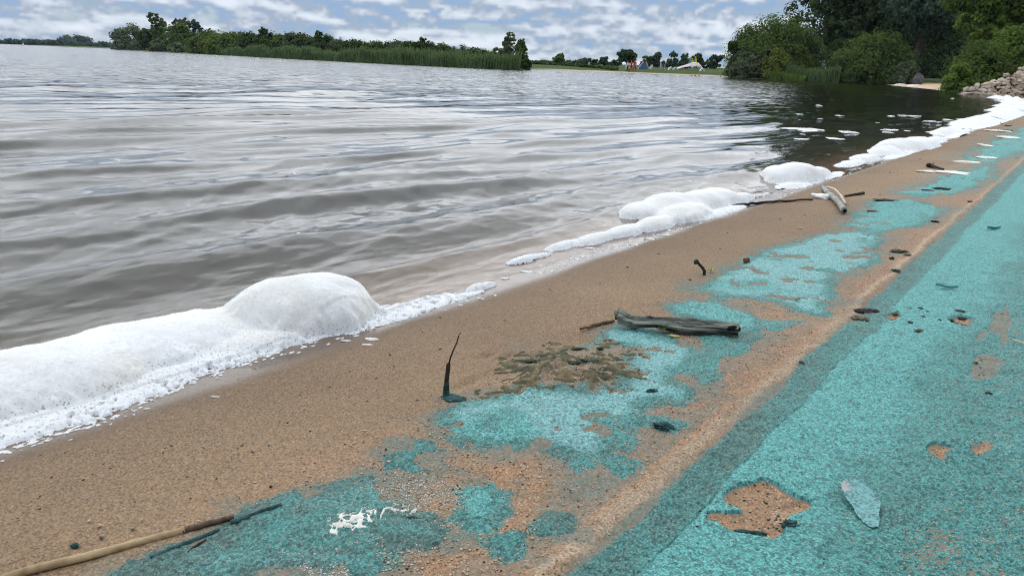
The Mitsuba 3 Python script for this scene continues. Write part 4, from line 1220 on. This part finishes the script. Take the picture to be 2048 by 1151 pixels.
for k_, (u0, u1, an) in enumerate(((.35, .80, 1.9), (.50, .97, 2.5), (.05, .42, 2.1), (.55, .93, .75), (.12, .50, 1.2))):
    uu = np.linspace(u0, u1, 9)
    ii = (uu * (NS - 1)).astype(int)
    jj = (int(an / (2 * math.pi) * NR) + np.round(np.sin(uu * 9 + k_) * 1.5).astype(int)) % NR
    P_ = ring[ii, jj] + up_ * .0006
    part(t, 'splinter', tube(P_, .0021 * np.sin(np.linspace(.25, 2.9, 9)) + .0004, 6), 'log_wood', True)


def strand(pts, r0, r1, lift=0.0, jit=.5):
    P = np.array([G(*q[:2]) + [0, 0, lift + (q[2] if len(q) > 2 else 0) + r0 * .7] for q in pts])
    k = np.linspace(0, 1, len(P))
    t_ = np.linspace(0, 1, max(8, len(P) * 4))
    P = np.stack([np.interp(t_, k, P[:, i]) for i in range(3)], -1)
    P = P + (rng.random(P.shape) - .5) * r0 * jit
    return tube(P, r0 + (r1 - r0) * t_, 9)


single('twig', strand([(1160, 661), (1190, 652), (1228, 644)], .0032, .0045, .001, .9), 'rust_leaf', True, 'crumbly rusty brown twig touching the left end of the log', 'twig')
b = G(893, 794)
t = thing('twig', 'thin dark twig standing upright in the sand', 'twig')
U_ = lambda px, py: upright(px, py, b[1])
low = np.array([b - [0, 0, .01], U_(892, 780), U_(893, 760), U_(895, 745), U_(897, 727)])
part(t, 'stem', tube(low, [.0062, .0052, .0042, .0040, .0038], 9), 'dark_twig', True)
part(t, 'shoot', tube([U_(896.5, 732), U_(901, 714), U_(908, 697), U_(914, 684), U_(917, 672), U_(921, 665)], [.0017, .0014, .0013, .0012, .0011, .0012], 7), 'dark_twig', True)
part(t, 'algae_collar', tube([b - [0, 0, .006], U_(892.5, 786), U_(892.5, 772), U_(893, 762)], [.0072, .0062, .0052, .0042], 10), 'teal_wood', True)
single('algae_clump', lay(lump(.045, .03, .008, 44, 3, .8), *(b + [.012, -.006, .001])), 'teal_wood', True, 'dark teal algae clump round the foot of the upright twig', 'algae')

t = thing('reed_stalk', 'long straw-coloured reed stem at the bottom left with a dark tip', 'reed')
part(t, 'stem', strand([(-60, 1188), (45, 1150), (180, 1117), (300, 1084), (370, 1066)], .0052, .0043, .001, .06), 'straw', True)
part(t, 'sheath', strand([(366, 1067.5), (400, 1057), (440, 1046), (468, 1039)], .0046, .0030, .001, .3), 'brown_sheath', True)
single('reed_piece', strand([(462, 1050), (480, 1045), (520, 1029), (563, 1014)], .0034, .0026, .002, .06), 'teal_wood', True, 'short algae-coated reed piece continuing beyond the straw-coloured stem', 'reed')
single('dark_reed', strand([(303, 1119), (350, 1098), (400, 1078), (438, 1062)], .0034, .0026, .0, .08), 'teal_wood', True, 'dark green reed leaf lying just below the straw-coloured stem', 'reed')
single('twig', strand([(372, 1112), (385, 1098), (412, 1082)], .0014, .0020, .001), 'dark_twig', True, 'short thin twig below the dark green reed leaf', 'twig')

t = thing('reed_bundle', 'grey broken reed bundle with an open hollow end, across dark sticks', 'reed')
part(t, 'stem', strand([(1646, 381), (1660, 396), (1674, 410, .004), (1688, 428)], .013, .014, .006), 'grey_reed', True)
e = G(1688, 428)
d_ = e - G(1674, 410)
d_ /= np.linalg.norm(d_)
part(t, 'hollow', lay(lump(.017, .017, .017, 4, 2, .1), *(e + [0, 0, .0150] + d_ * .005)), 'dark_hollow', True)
part(t, 'strip', strand([(1652, 383, .02), (1668, 392, .028), (1680, 402, .020), (1690, 412, .004)], .005, .006, .004), 'pale_reed', True)
single('foam_scrap', lay(lump(.085, .10, .035, 71, 3, .6), *(G(1645, 396) + [0, 0, .006])), 'foam_white', True, 'white foam scrap caught against the grey reed bundle', 'foam', uv=np.full((642, 2), .03))
single('stick', strand([(1437, 417), (1480, 413), (1510, 409), (1560, 405), (1625, 401)], .0085, .004, .001), 'dark_twig', True, 'long thin dark stick at the foam left of the grey reed bundle', 'stick')
single('stick', strand([(1690, 394), (1708, 391), (1727, 388)], .005, .008, .001), 'dark_twig', True, 'short dark stick right of the grey reed bundle', 'stick')
t = thing('stick', 'small forked dark stick standing on the sand by the white streaks', 'stick')
part(t, 'stem', strand([(1856, 334), (1868, 337), (1886, 342)], .012, .006, .004), 'dark_twig', True)
b = G(1861, 335)
part(t, 'fork', tube([b + [0, 0, .01], upright(1865, 331, b[1]), upright(1868, 325, b[1])], [.006, .005, .003], 7), 'dark_twig', True)
part(t, 'knob', lay(lump(.045, .035, .03, 9, 2, .4), *(b + [-.01, 0, .014])), 'dark_twig', True)

b = G(1408, 550)
t = thing('twig', 'small curled grey twig standing behind the pale blue algae', 'twig')
part(t, 'stem', tube([b - [0, 0, .004], upright(1409, 542, b[1]), upright(1405, 535, b[1]), upright(1398, 528, b[1]), upright(1393, 521, b[1])], [.0045, .0050, .0045, .0040, .0055], 8), 'dark_twig', True)
part(t, 'bud', lay(lump(.014, .012, .014, 6, 2, .5), *upright(1392, 523, b[1])), 'dark_weed', True)
single('rust_crumb', lay(lump(.022, .016, .024, 8, 3, .7), *(G(1492, 527) + [0, 0, .008])), 'rust_leaf', True, 'rusty brown crumb at the upper edge of the pale blue algae', 'debris')


def leaf_mesh(px, py, L, Wd, turn, curl=.25, seed=0, lift=.004):
    """A dry leaf: a pointed oval with a raised rim, L by Wd metres."""
    b = G(px, py)
    k, m = 11, 6
    v = []
    for i in range(k):
        s_ = i / (k - 1)
        w = math.sin(math.pi * s_ ** .8) * (1 - .25 * s_) * Wd / 2
        for j in range(m):
            q = j / (m - 1) * 2 - 1
            v.append(((s_ - .5) * L, q * w, lift + curl * Wd * (q * q * .5 + (s_ - .5) ** 2 * .9) + .15 * Wd * (meshkit.noise(np.array([[s_ * 4, q * 2, seed + .5]]), seed)[0] - .5)))
    f = []
    for i in range(k - 1):
        for j in range(m - 1):
            a_ = i * m + j
            f += [[a_, a_ + m, a_ + m + 1], [a_, a_ + m + 1, a_ + 1]]
    return lay(trimesh.Trimesh(v, f, process=False), *b, turn)


single('leaf', leaf_mesh(1421, 545, .028, .016, 1.1, .6, 3, .006), 'yellow_leaf', True, 'pale yellow-green leaf beside the small curled twig', 'leaf')
single('leaf', leaf_mesh(1325, 668, .024, .018, .3, .5, 4, .010), 'green_leaf', True, 'fresh green leaf tucked under the middle of the log', 'leaf')
single('leaf', leaf_mesh(1348, 676, .032, .012, -.3, .4, 5, .004), 'yellow_leaf', True, 'yellowish curled leaf lying against the log beside the green leaf', 'leaf')
single('leaf', leaf_mesh(1714, 655, .016, .012, .8, .5, 6), 'yellow_leaf', True, 'small pale yellow leaf on the dull strip beside the bright algae', 'leaf')
for px, py, L, Wd, turn, lab in ((1893, 578, .055, .024, -.4, 'curled turquoise leaf with a dark stalk on the bright algae'), (1987, 460, .06, .03, .2, 'pale turquoise leaf at the right on the bright algae'), (1594, 604, .02, .012, .5, 'small pale curled leaf on the broad pale blue algae patch')):
    single('leaf', leaf_mesh(px, py, L, Wd, turn, .5, int(px), .005), 'dried_algae', True, lab, 'leaf', uv=np.tile([.8, .5], (66, 1)))

# the large flat withered leaf
LP = GP((1676.5, 987), (1686, 976.5), (1704, 974), (1730, 983), (1743, 993), (1751, 1006), (1760, 1013), (1760, 1020), (1757, 1037), (1759, 1046), (1757, 1061), (1742, 1060), (1725, 1048), (1713, 1035), (1701, 1018), (1690, 1009))
LPA = np.array(LP)
lo, hi = LPA.min(0), LPA.max(0)
X_, Y_ = np.meshgrid(np.arange(lo[0], hi[0], .0011), np.arange(lo[1], hi[1], .0011), indexing='ij')
SDl = poly_sd(LP, X_, Y_)
c_ = LPA.mean(0)
Zl = float(ground_z(c_[:1], c_[1:2])[0]) + .008 + .35 * ((X_ - c_[0]) * .2 + (Y_ - c_[1]) * .15) + 5.0 * ((X_ - c_[0]) * .8 - (Y_ - c_[1]) * .6) ** 2 + .0022 * N3(X_, Y_, 130, 91, 3)
n_, m_ = X_.shape
i_, j_ = np.meshgrid(np.arange(n_ - 1), np.arange(m_ - 1), indexing='ij')
q_ = np.stack([i_ * m_ + j_, (i_ + 1) * m_ + j_, (i_ + 1) * m_ + j_ + 1, i_ * m_ + j_ + 1], -1).reshape(-1, 4)
q_ = q_[(SDl.ravel()[q_] > 0).all(1)]
u_, inv_ = np.unique(q_, return_inverse=True)
tip = LPA[0]
pk = np.hypot(X_ - tip[0], Y_ - tip[1]).ravel()[u_]


def leaf_coat(p, n, uv):
    g_ = noise(p.x / .004, p.y / .004)
    k = noise(p.x / .0022, p.y / .0022)
    c = mix((.15, .37, .355), (.07, .24, .23), g_)
    c = mix(c, (.025, .09, .10), smoothstep(.58, .78, k) * .8)
    return mix((.36, .33, .33), c, smoothstep(.009, .016, uv.x + (g_ - .5) * .008))


plain('coated_leaf', None, .45, .5, leaf_coat)
single('leaf', (np.stack([X_.ravel()[u_], Y_.ravel()[u_], Zl.ravel()[u_]], -1), inv_.reshape(-1, 4)), 'coated_leaf', True, 'flat pale withered leaf coated with turquoise, largest on the right strip', 'leaf', uv=np.stack([pk, 0 * pk], -1))

# white dried scum: a lacy crust on the murky patch, and long streaks farther on
SP = np.array(GP((610, 1060), (640, 1030), (700, 1012), (780, 1008), (870, 1012), (850, 1035), (820, 1060), (760, 1085), (690, 1090), (640, 1082)))
box = (np.abs(gx - SP[:, 0].mean()) < .4) & (np.abs(gy - SP[:, 1].mean()) < .3)
sd = np.full(len(gx), -9.0)
sd[box] = poly_sd(SP, gx[box], gy[box])
wx_, wy_ = gx + .012 * (N3(gx, gy, 40, 95, 2) - .5), gy + .012 * (N3(gx, gy, 40, 96, 2) - .5)
lace = np.maximum(1 - np.abs(V1(wx_, wy_, 62, 92) - .5) * 5.5, 1 - np.abs(V1(wx_, wy_, 115, 97) - .5) * 4.5)
lump_ = (V1(gx, gy, 95, 94) - .52) * 4
env = np.clip((sd + .035) / .06, 0, 1) * (.35 + 1.0 * N3(gl * .6, gw * 2, 14, 93, 3))
t_ = np.where(sd > -.05, .0075 * (np.maximum(lace * .9, lump_ * env) * env - .70), -1)
t_ = np.clip(t_, -.006, .0022)
m_s, ex = from_grid(t_ > 0, gz + np.where(t_ > 0, t_ + .0030, t_), np.stack([t_, t_], -1))
single('white_scum', m_s, 'scum_white', True, 'lacy white dried scum crust on the murky algae near the bottom edge', 'scum', None, 'stuff')
for i, (px, py, w, h, lab) in enumerate(((1866, 344, 56, 5, 'long white scum streak beside the forked stick, left half'), (1905, 346, 52, 9, 'broad white scum streak beside the forked stick, right half'), (1936, 325, 44, 4, 'thin white scum streak beyond the forked stick'), (1975, 316, 30, 5, 'pale scum streak among the far turquoise streaks'),
                                          (2017, 275, 36, 5, 'white scum streak at the right edge among the farthest algae'), (1970, 291, 14, 5, 'small white scum scrap on the sand before the farthest algae'), (2000, 262, 36, 4, 'pinkish white scum streak farthest along the beach'))):
    p = G(px, py)
    D = np.linalg.norm(p - EYE)
    single('scum_streak', lay(lump(w / F * D, h / F * D * D / CAM_H * .55, .012, 500 + i, 3, .6), p[0], p[1], p[2] + .004), 'scum_white', True, lab, 'scum')

# crumbs, pebbles and bits
BITS = [  # column, row, width, height in photograph pixels, kind, label
    (1733, 621, 54, 9, 'dark_twig', 'bark_piece', 'long dark bark piece lying across the dull strip'), (1721, 637, 34, 11, 'brown_stone', 'bark_piece', 'brown lens-shaped bark piece below the long dark one'), (1790, 628, 14, 8, 'brown_stone', 'stone', 'brown stone just right of the long dark bark piece'),
    (1821, 620, 9, 6, 'grey_stone_small', 'stone', 'small dark stone, left of the pair on the bright algae'), (1840, 621, 13, 7, 'grey_stone_small', 'stone', 'small dark stone, right of the pair on the bright algae'), (1855, 626, 8, 4, 'grey_stone_small', 'stone', 'tiny dark stone right of the pair on the bright algae'),
    (1846, 635, 12, 7, 'brown_stone', 'stone', 'small brown stone below the pair of dark ones'), (1919, 623, 22, 7, 'dark_twig', 'bark_piece', 'short dark bark piece above the sandy hole at the right'), (1926, 634, 16, 6, 'dark_weed', 'weed_clump', 'dark weed clump over the sandy hole at the right'), (1902, 639, 14, 6, 'dark_weed', 'weed_clump', 'dark weed clump at the left lip of the sandy hole'),
    (1837, 665, 18, 10, 'brown_stone', 'stone', 'olive brown stone alone on the bright algae'), (1820, 647, 13, 5, 'grey_stone_small', 'stone', 'flat dark stone between the olive stone and the pair'), (1878, 643, 8, 5, 'grey_stone_small', 'stone', 'small dark stone left of the sandy hole'), (1603, 726, 14, 8, 'brown_stone', 'stone', 'reddish brown stone on the dull strip beside the dry ridge'),
    (1977, 783, 12, 6, 'dark_weed', 'weed_clump', 'dark weed bit at the right on the teal algae'), (1952, 727, 10, 4, 'brown_stone', 'stone', 'thin brown stone at the right on the teal algae'), (1870, 444, 14, 6, 'dark_twig', 'bark_piece', 'dark bark bit at the near end of the turquoise patch by the reed bundle'), (1940, 405, 10, 5, 'dark_twig', 'bark_piece', 'dark bark bit on the dry ridge'),
    (1790, 546, 18, 6, 'dark_weed', 'weed_clump', 'dark weed bit beside the dry ridge'), (1815, 513, 14, 5, 'dark_weed', 'weed_clump', 'dark weed bit on the dry ridge, upper of two'), (1798, 504, 30, 6, 'dark_weed', 'weed_clump', 'dark green weed heap just left of the dry ridge'), (1783, 520, 10, 8, 'dark_weed', 'weed_clump', 'small weed bit below the weed heap'),
    (1325, 860, 44, 14, 'teal_wood', 'algae_clump', 'dark teal clump on bare sand near the dry ridge'), (1303, 790, 24, 8, 'teal_wood', 'algae_clump', 'dark teal ridge on the right lobe of the largest patch'), (1580, 1048, 30, 22, 'teal_wood', 'algae_clump', 'dark teal clump at the right edge of the sandy hole'),
    (1500, 1062, 70, 8, 'teal_wood', 'algae_clump', 'dark rim of algae along the lower edge of the sandy hole'), (825, 1042, 26, 7, 'dark_weed', 'weed_clump', 'dark weed bit right of the lacy white scum'), (1395, 1050, 9, 9, 'dark_twig', 'bark_piece', 'small dark bit left of the sandy hole'),
    (1775, 402, 50, 5, 'dark_twig', 'bark_piece', 'thin dark bark strip behind the turquoise patch'), (1885, 377, 34, 5, 'dark_twig', 'bark_piece', 'dark bark strip in the streaky turquoise patch'), (1855, 381, 22, 4, 'dark_twig', 'bark_piece', 'thin bark strip left of the one in the streaky patch'),
    (1745, 424, 20, 5, 'dark_twig', 'bark_piece', 'small dark bark piece near the reed bundle'), (2016, 262, 16, 4, 'dark_twig', 'bark_piece', 'dark bit among the farthest algae'), (2016, 252, 12, 3, 'dark_twig', 'bark_piece', 'dark bit on the far sand near the last foam'), (1997, 247, 14, 3, 'dark_twig', 'bark_piece', 'thin dark bit on the sand beside the last foam'),
    (542, 977, 7, 7, 'dark_twig', 'bark_piece', 'round dark crumb on the sand above the murky algae'), (772, 902, 6, 5, 'dark_twig', 'bark_piece', 'dark crumb at the left of the small teal patch'), (1088, 717, 16, 10, 'dark_weed', 'weed_clump', 'curled dark weed at the left of the disturbed mound'), (1065, 725, 38, 8, 'dark_weed', 'weed_clump', 'flat green weed at the left foot of the disturbed mound'),
    (1158, 697, 30, 6, 'dark_weed', 'weed_clump', 'dark weed strip at the top of the disturbed mound'), (1200, 700, 14, 8, 'dark_weed', 'weed_clump', 'small dark weed tuft at the top of the disturbed mound'), (1150, 742, 30, 8, 'dark_weed', 'weed_clump', 'dark weed in the middle of the disturbed mound'), (1180, 733, 40, 7, 'dark_weed', 'weed_clump', 'greenish weed ridge across the disturbed mound'),
    (398, 1047, 10, 7, 'pale_stone', 'stone', 'small pale pebble above the reed stem'), (200, 1053, 10, 6, 'pale_stone', 'stone', 'small pinkish pebble left of the reed stem'), (178, 1043, 8, 6, 'pale_stone', 'stone', 'tiny pale pebble on the sand at the lower left'), (284, 1043, 6, 5, 'pale_stone', 'stone', 'tiny pale pebble above the middle of the reed stem'), (266, 1063, 8, 6, 'grey_stone_small', 'stone', 'tiny dark pebble above the middle of the reed stem'),
    (203, 1077, 12, 5, 'grey_stone_small', 'stone', 'flat dark pebble just above the reed stem'), (150, 1093, 14, 9, 'teal_wood', 'algae_clump', 'small teal crumb above the left part of the reed stem'), (1310, 810, 6, 5, 'pale_stone', 'stone', 'white pebble at the lower edge of the right lobe'), (1150, 770, 7, 6, 'pale_stone', 'stone', 'white pebble on the disturbed mound'), (1468, 692, 7, 6, 'pale_stone', 'stone', 'white pebble below the right end of the log'),
    (778, 925, 9, 7, 'pale_stone', 'stone', 'pale pebble below the small teal patch'), (1600, 458, 7, 5, 'pale_stone', 'stone', 'white speck of shell on bare sand left of the turquoise patch'), (1566, 472, 5, 4, 'pale_stone', 'stone', 'tiny white shell speck on bare sand'),
]
for i, (px, py, w, h, m_, nm, lab) in enumerate(BITS):
    p = G(px, py)
    D = np.linalg.norm(p - EYE)
    wm = w / F * D * (.72 if nm == 'stone' else .85)
    dep = min(h / F * D * D / CAM_H * .62, wm * .8)
    ht = max(min(h / F * D * (.5 if nm in ('weed_clump', 'bark_piece') else .75), wm * .45), .0022)
    single(nm, lay(lump(wm, dep, ht, 700 + i, 3, 1.1 if 'weed' in nm or 'clump' in nm else .85, 3.4 if nm != 'stone' else 2.2), p[0], p[1], float(ground_z(p[:1], p[1:2])[0]) + ht * .28 + .002, rng.uniform(-.3, .3)), m_, True, lab, {'stone': 'stone', 'weed_clump': 'weed', 'algae_clump': 'algae', 'bark_piece': 'bark'}[nm])
single('straw_bit', strand([(2024, 683), (2038, 687), (2070, 698)], .0022, .002, .003), 'pale_reed', True, 'thin white straw at the right edge of the strip', 'straw')

# dark crumbs strewn on the bare sand between foam and algae
cr = np.random.default_rng(41)
CRUMBS = [(505, 905), (538, 893), (600, 790), (608, 822), (735, 803), (752, 757), (780, 710), (795, 758), (788, 733), (700, 743), (845, 663), (880, 698), (880, 635), (1010, 640), (960, 600), (1100, 580), (1205, 536), (1255, 536), (1200, 568), (1136, 550), (1290, 480), (1460, 455), (1317, 508), (1455, 465), (330, 895), (342, 890), (374, 952), (326, 905), (103, 954), (207, 925), (220, 934),
          (167, 958), (185, 947), (80, 990), (79, 1015), (381, 997), (433, 956), (408, 896), (484, 892), (620, 862), (560, 843), (575, 845), (660, 775), (835, 800), (690, 890), (1440, 500), (1380, 560), (1560, 440), (1610, 430), (1780, 345), (1840, 318), (1760, 390), (35, 1034), (130, 905)]
for i, (px, py) in enumerate(CRUMBS):
    p = G(px, py)
    D = np.linalg.norm(p - EYE)
    sz = cr.uniform(2.2, 4.4) / F * D
    single('crumb', lay(lump(sz * cr.uniform(1, 1.9), sz * cr.uniform(.6, 1), sz * .55, 900 + i, 2, .5), p[0], p[1], float(ground_z(p[:1], p[1:2])[0]) + sz * .1, cr.uniform(0, 3)), 'dark_twig', True, 'tiny dark crumb of driftwood on the bare brown sand', 'debris', 'dark crumbs on the bare sand')

# coarse grit where the sand is bare between the patches: too fine to count
def grit(n, lo_w, hi_w, l0, l1, bsdf, seed, smin, smax, label, thick):
    r = np.random.default_rng(seed)
    l = l0 * (l1 / l0) ** r.random(n)
    w = lo_w + (hi_w - lo_w) * r.beta(2, 2, n)
    x, y = xy(l, w)
    keep_ = N3(x, y, 9, 120, 3) + .25 * r.random(n) > thick
    x, y = x[keep_], y[keep_]
    z = ground_z(x, y)
    ico = trimesh.Trimesh(np.array([[1, 0, 0], [-1, 0, 0], [0, 1, 0], [0, -1, 0], [0, 0, 1], [0, 0, -1.0]]), np.array([[0, 2, 4], [2, 1, 4], [1, 3, 4], [3, 0, 4], [2, 0, 5], [1, 2, 5], [3, 1, 5], [0, 3, 5]]), process=False)
    k = len(x)
    s_ = (smin + (smax - smin) * r.random(k) ** 3)[:, None, None]
    a_ = r.uniform(0, 6.28, k)
    V_ = ico.vertices[None] * (1 + .35 * (r.random((k, 6, 1)) - .5)) * np.stack([r.uniform(.8, 1.4, k), r.uniform(.7, 1.1, k), r.uniform(.5, .8, k)], -1)[:, None] * s_
    c_, s__ = np.cos(a_)[:, None], np.sin(a_)[:, None]
    V_ = np.stack([V_[..., 0] * c_ - V_[..., 1] * s__, V_[..., 0] * s__ + V_[..., 1] * c_, V_[..., 2]], -1) + np.stack([x, y, z + s_[:, 0, 0] * .35], -1)[:, None]
    f_ = (ico.faces[None] + (np.arange(k) * 6)[:, None, None]).reshape(-1, 3)
    single('grit', trimesh.Trimesh(V_.reshape(-1, 3), f_, process=False), bsdf, True, label, 'grit', None, 'stuff')


grit(8000, -.46, .03, .55, 4.5, 'pale_stone', 1, .0011, .0028, 'pale grains of coarse grit strewn over the bare middle of the beach', .50)
grit(4500, -.46, .03, .55, 4.5, 'rust_leaf', 2, .0008, .0020, 'rusty grains of coarse grit strewn over the bare middle of the beach', .48)
grit(4000, .25, .55, .55, 3.0, 'pale_stone', 3, .0010, .0022, 'pale grit among the thin algae at the right edge', .42)
grit(900, -.88, -.40, .45, 3.0, 'brown_stone', 4, .0006, .0014, 'dark fine grit on the smooth damp sand', .50)
grit(2500, .05, .35, .55, 3.0, 'teal_wood', 5, .0010, .0024, 'dark specks strewn over the turquoise crust', .45)

grit(3200, -.33, -.13, .50, .76, 'scum_white', 6, .0006, .0017, 'fine white grains scattered round the dried white scum', .46)

# a clear bubble on the shallow water behind the foam bank
p = plane_hit(346, 637, 0)
bub = trimesh.creation.icosphere(subdivisions=3, radius=.011)
scene['bubble_film'] = {'type': 'thindielectric', 'int_ior': 1.33}
single('bubble', lay(bub, p[0], p[1], .003), 'bubble_film', True, 'clear round bubble on the shallow water behind the foam bank', 'bubble')

# ------------------------------------------------------------------ the air: far things fade a little to blue
scene['air'] = {'type': 'homogeneous', 'albedo': rgb(.95, .95, .95), 'sigma_t': rgb(.00005, .00006, .00008)}
scene['haze'] = {'type': 'cube', 'to_world': T().translate([0, 0, 15.2]).scale([2600, 2600, 18.8]), 'bsdf': {'type': 'null'}, 'interior': {'type': 'ref', 'id': 'air'}}
scene['camera']['medium'] = {'type': 'ref', 'id': 'air'}
tag('haze', 'thin pale air over the lake', 'haze', None, 'stuff')
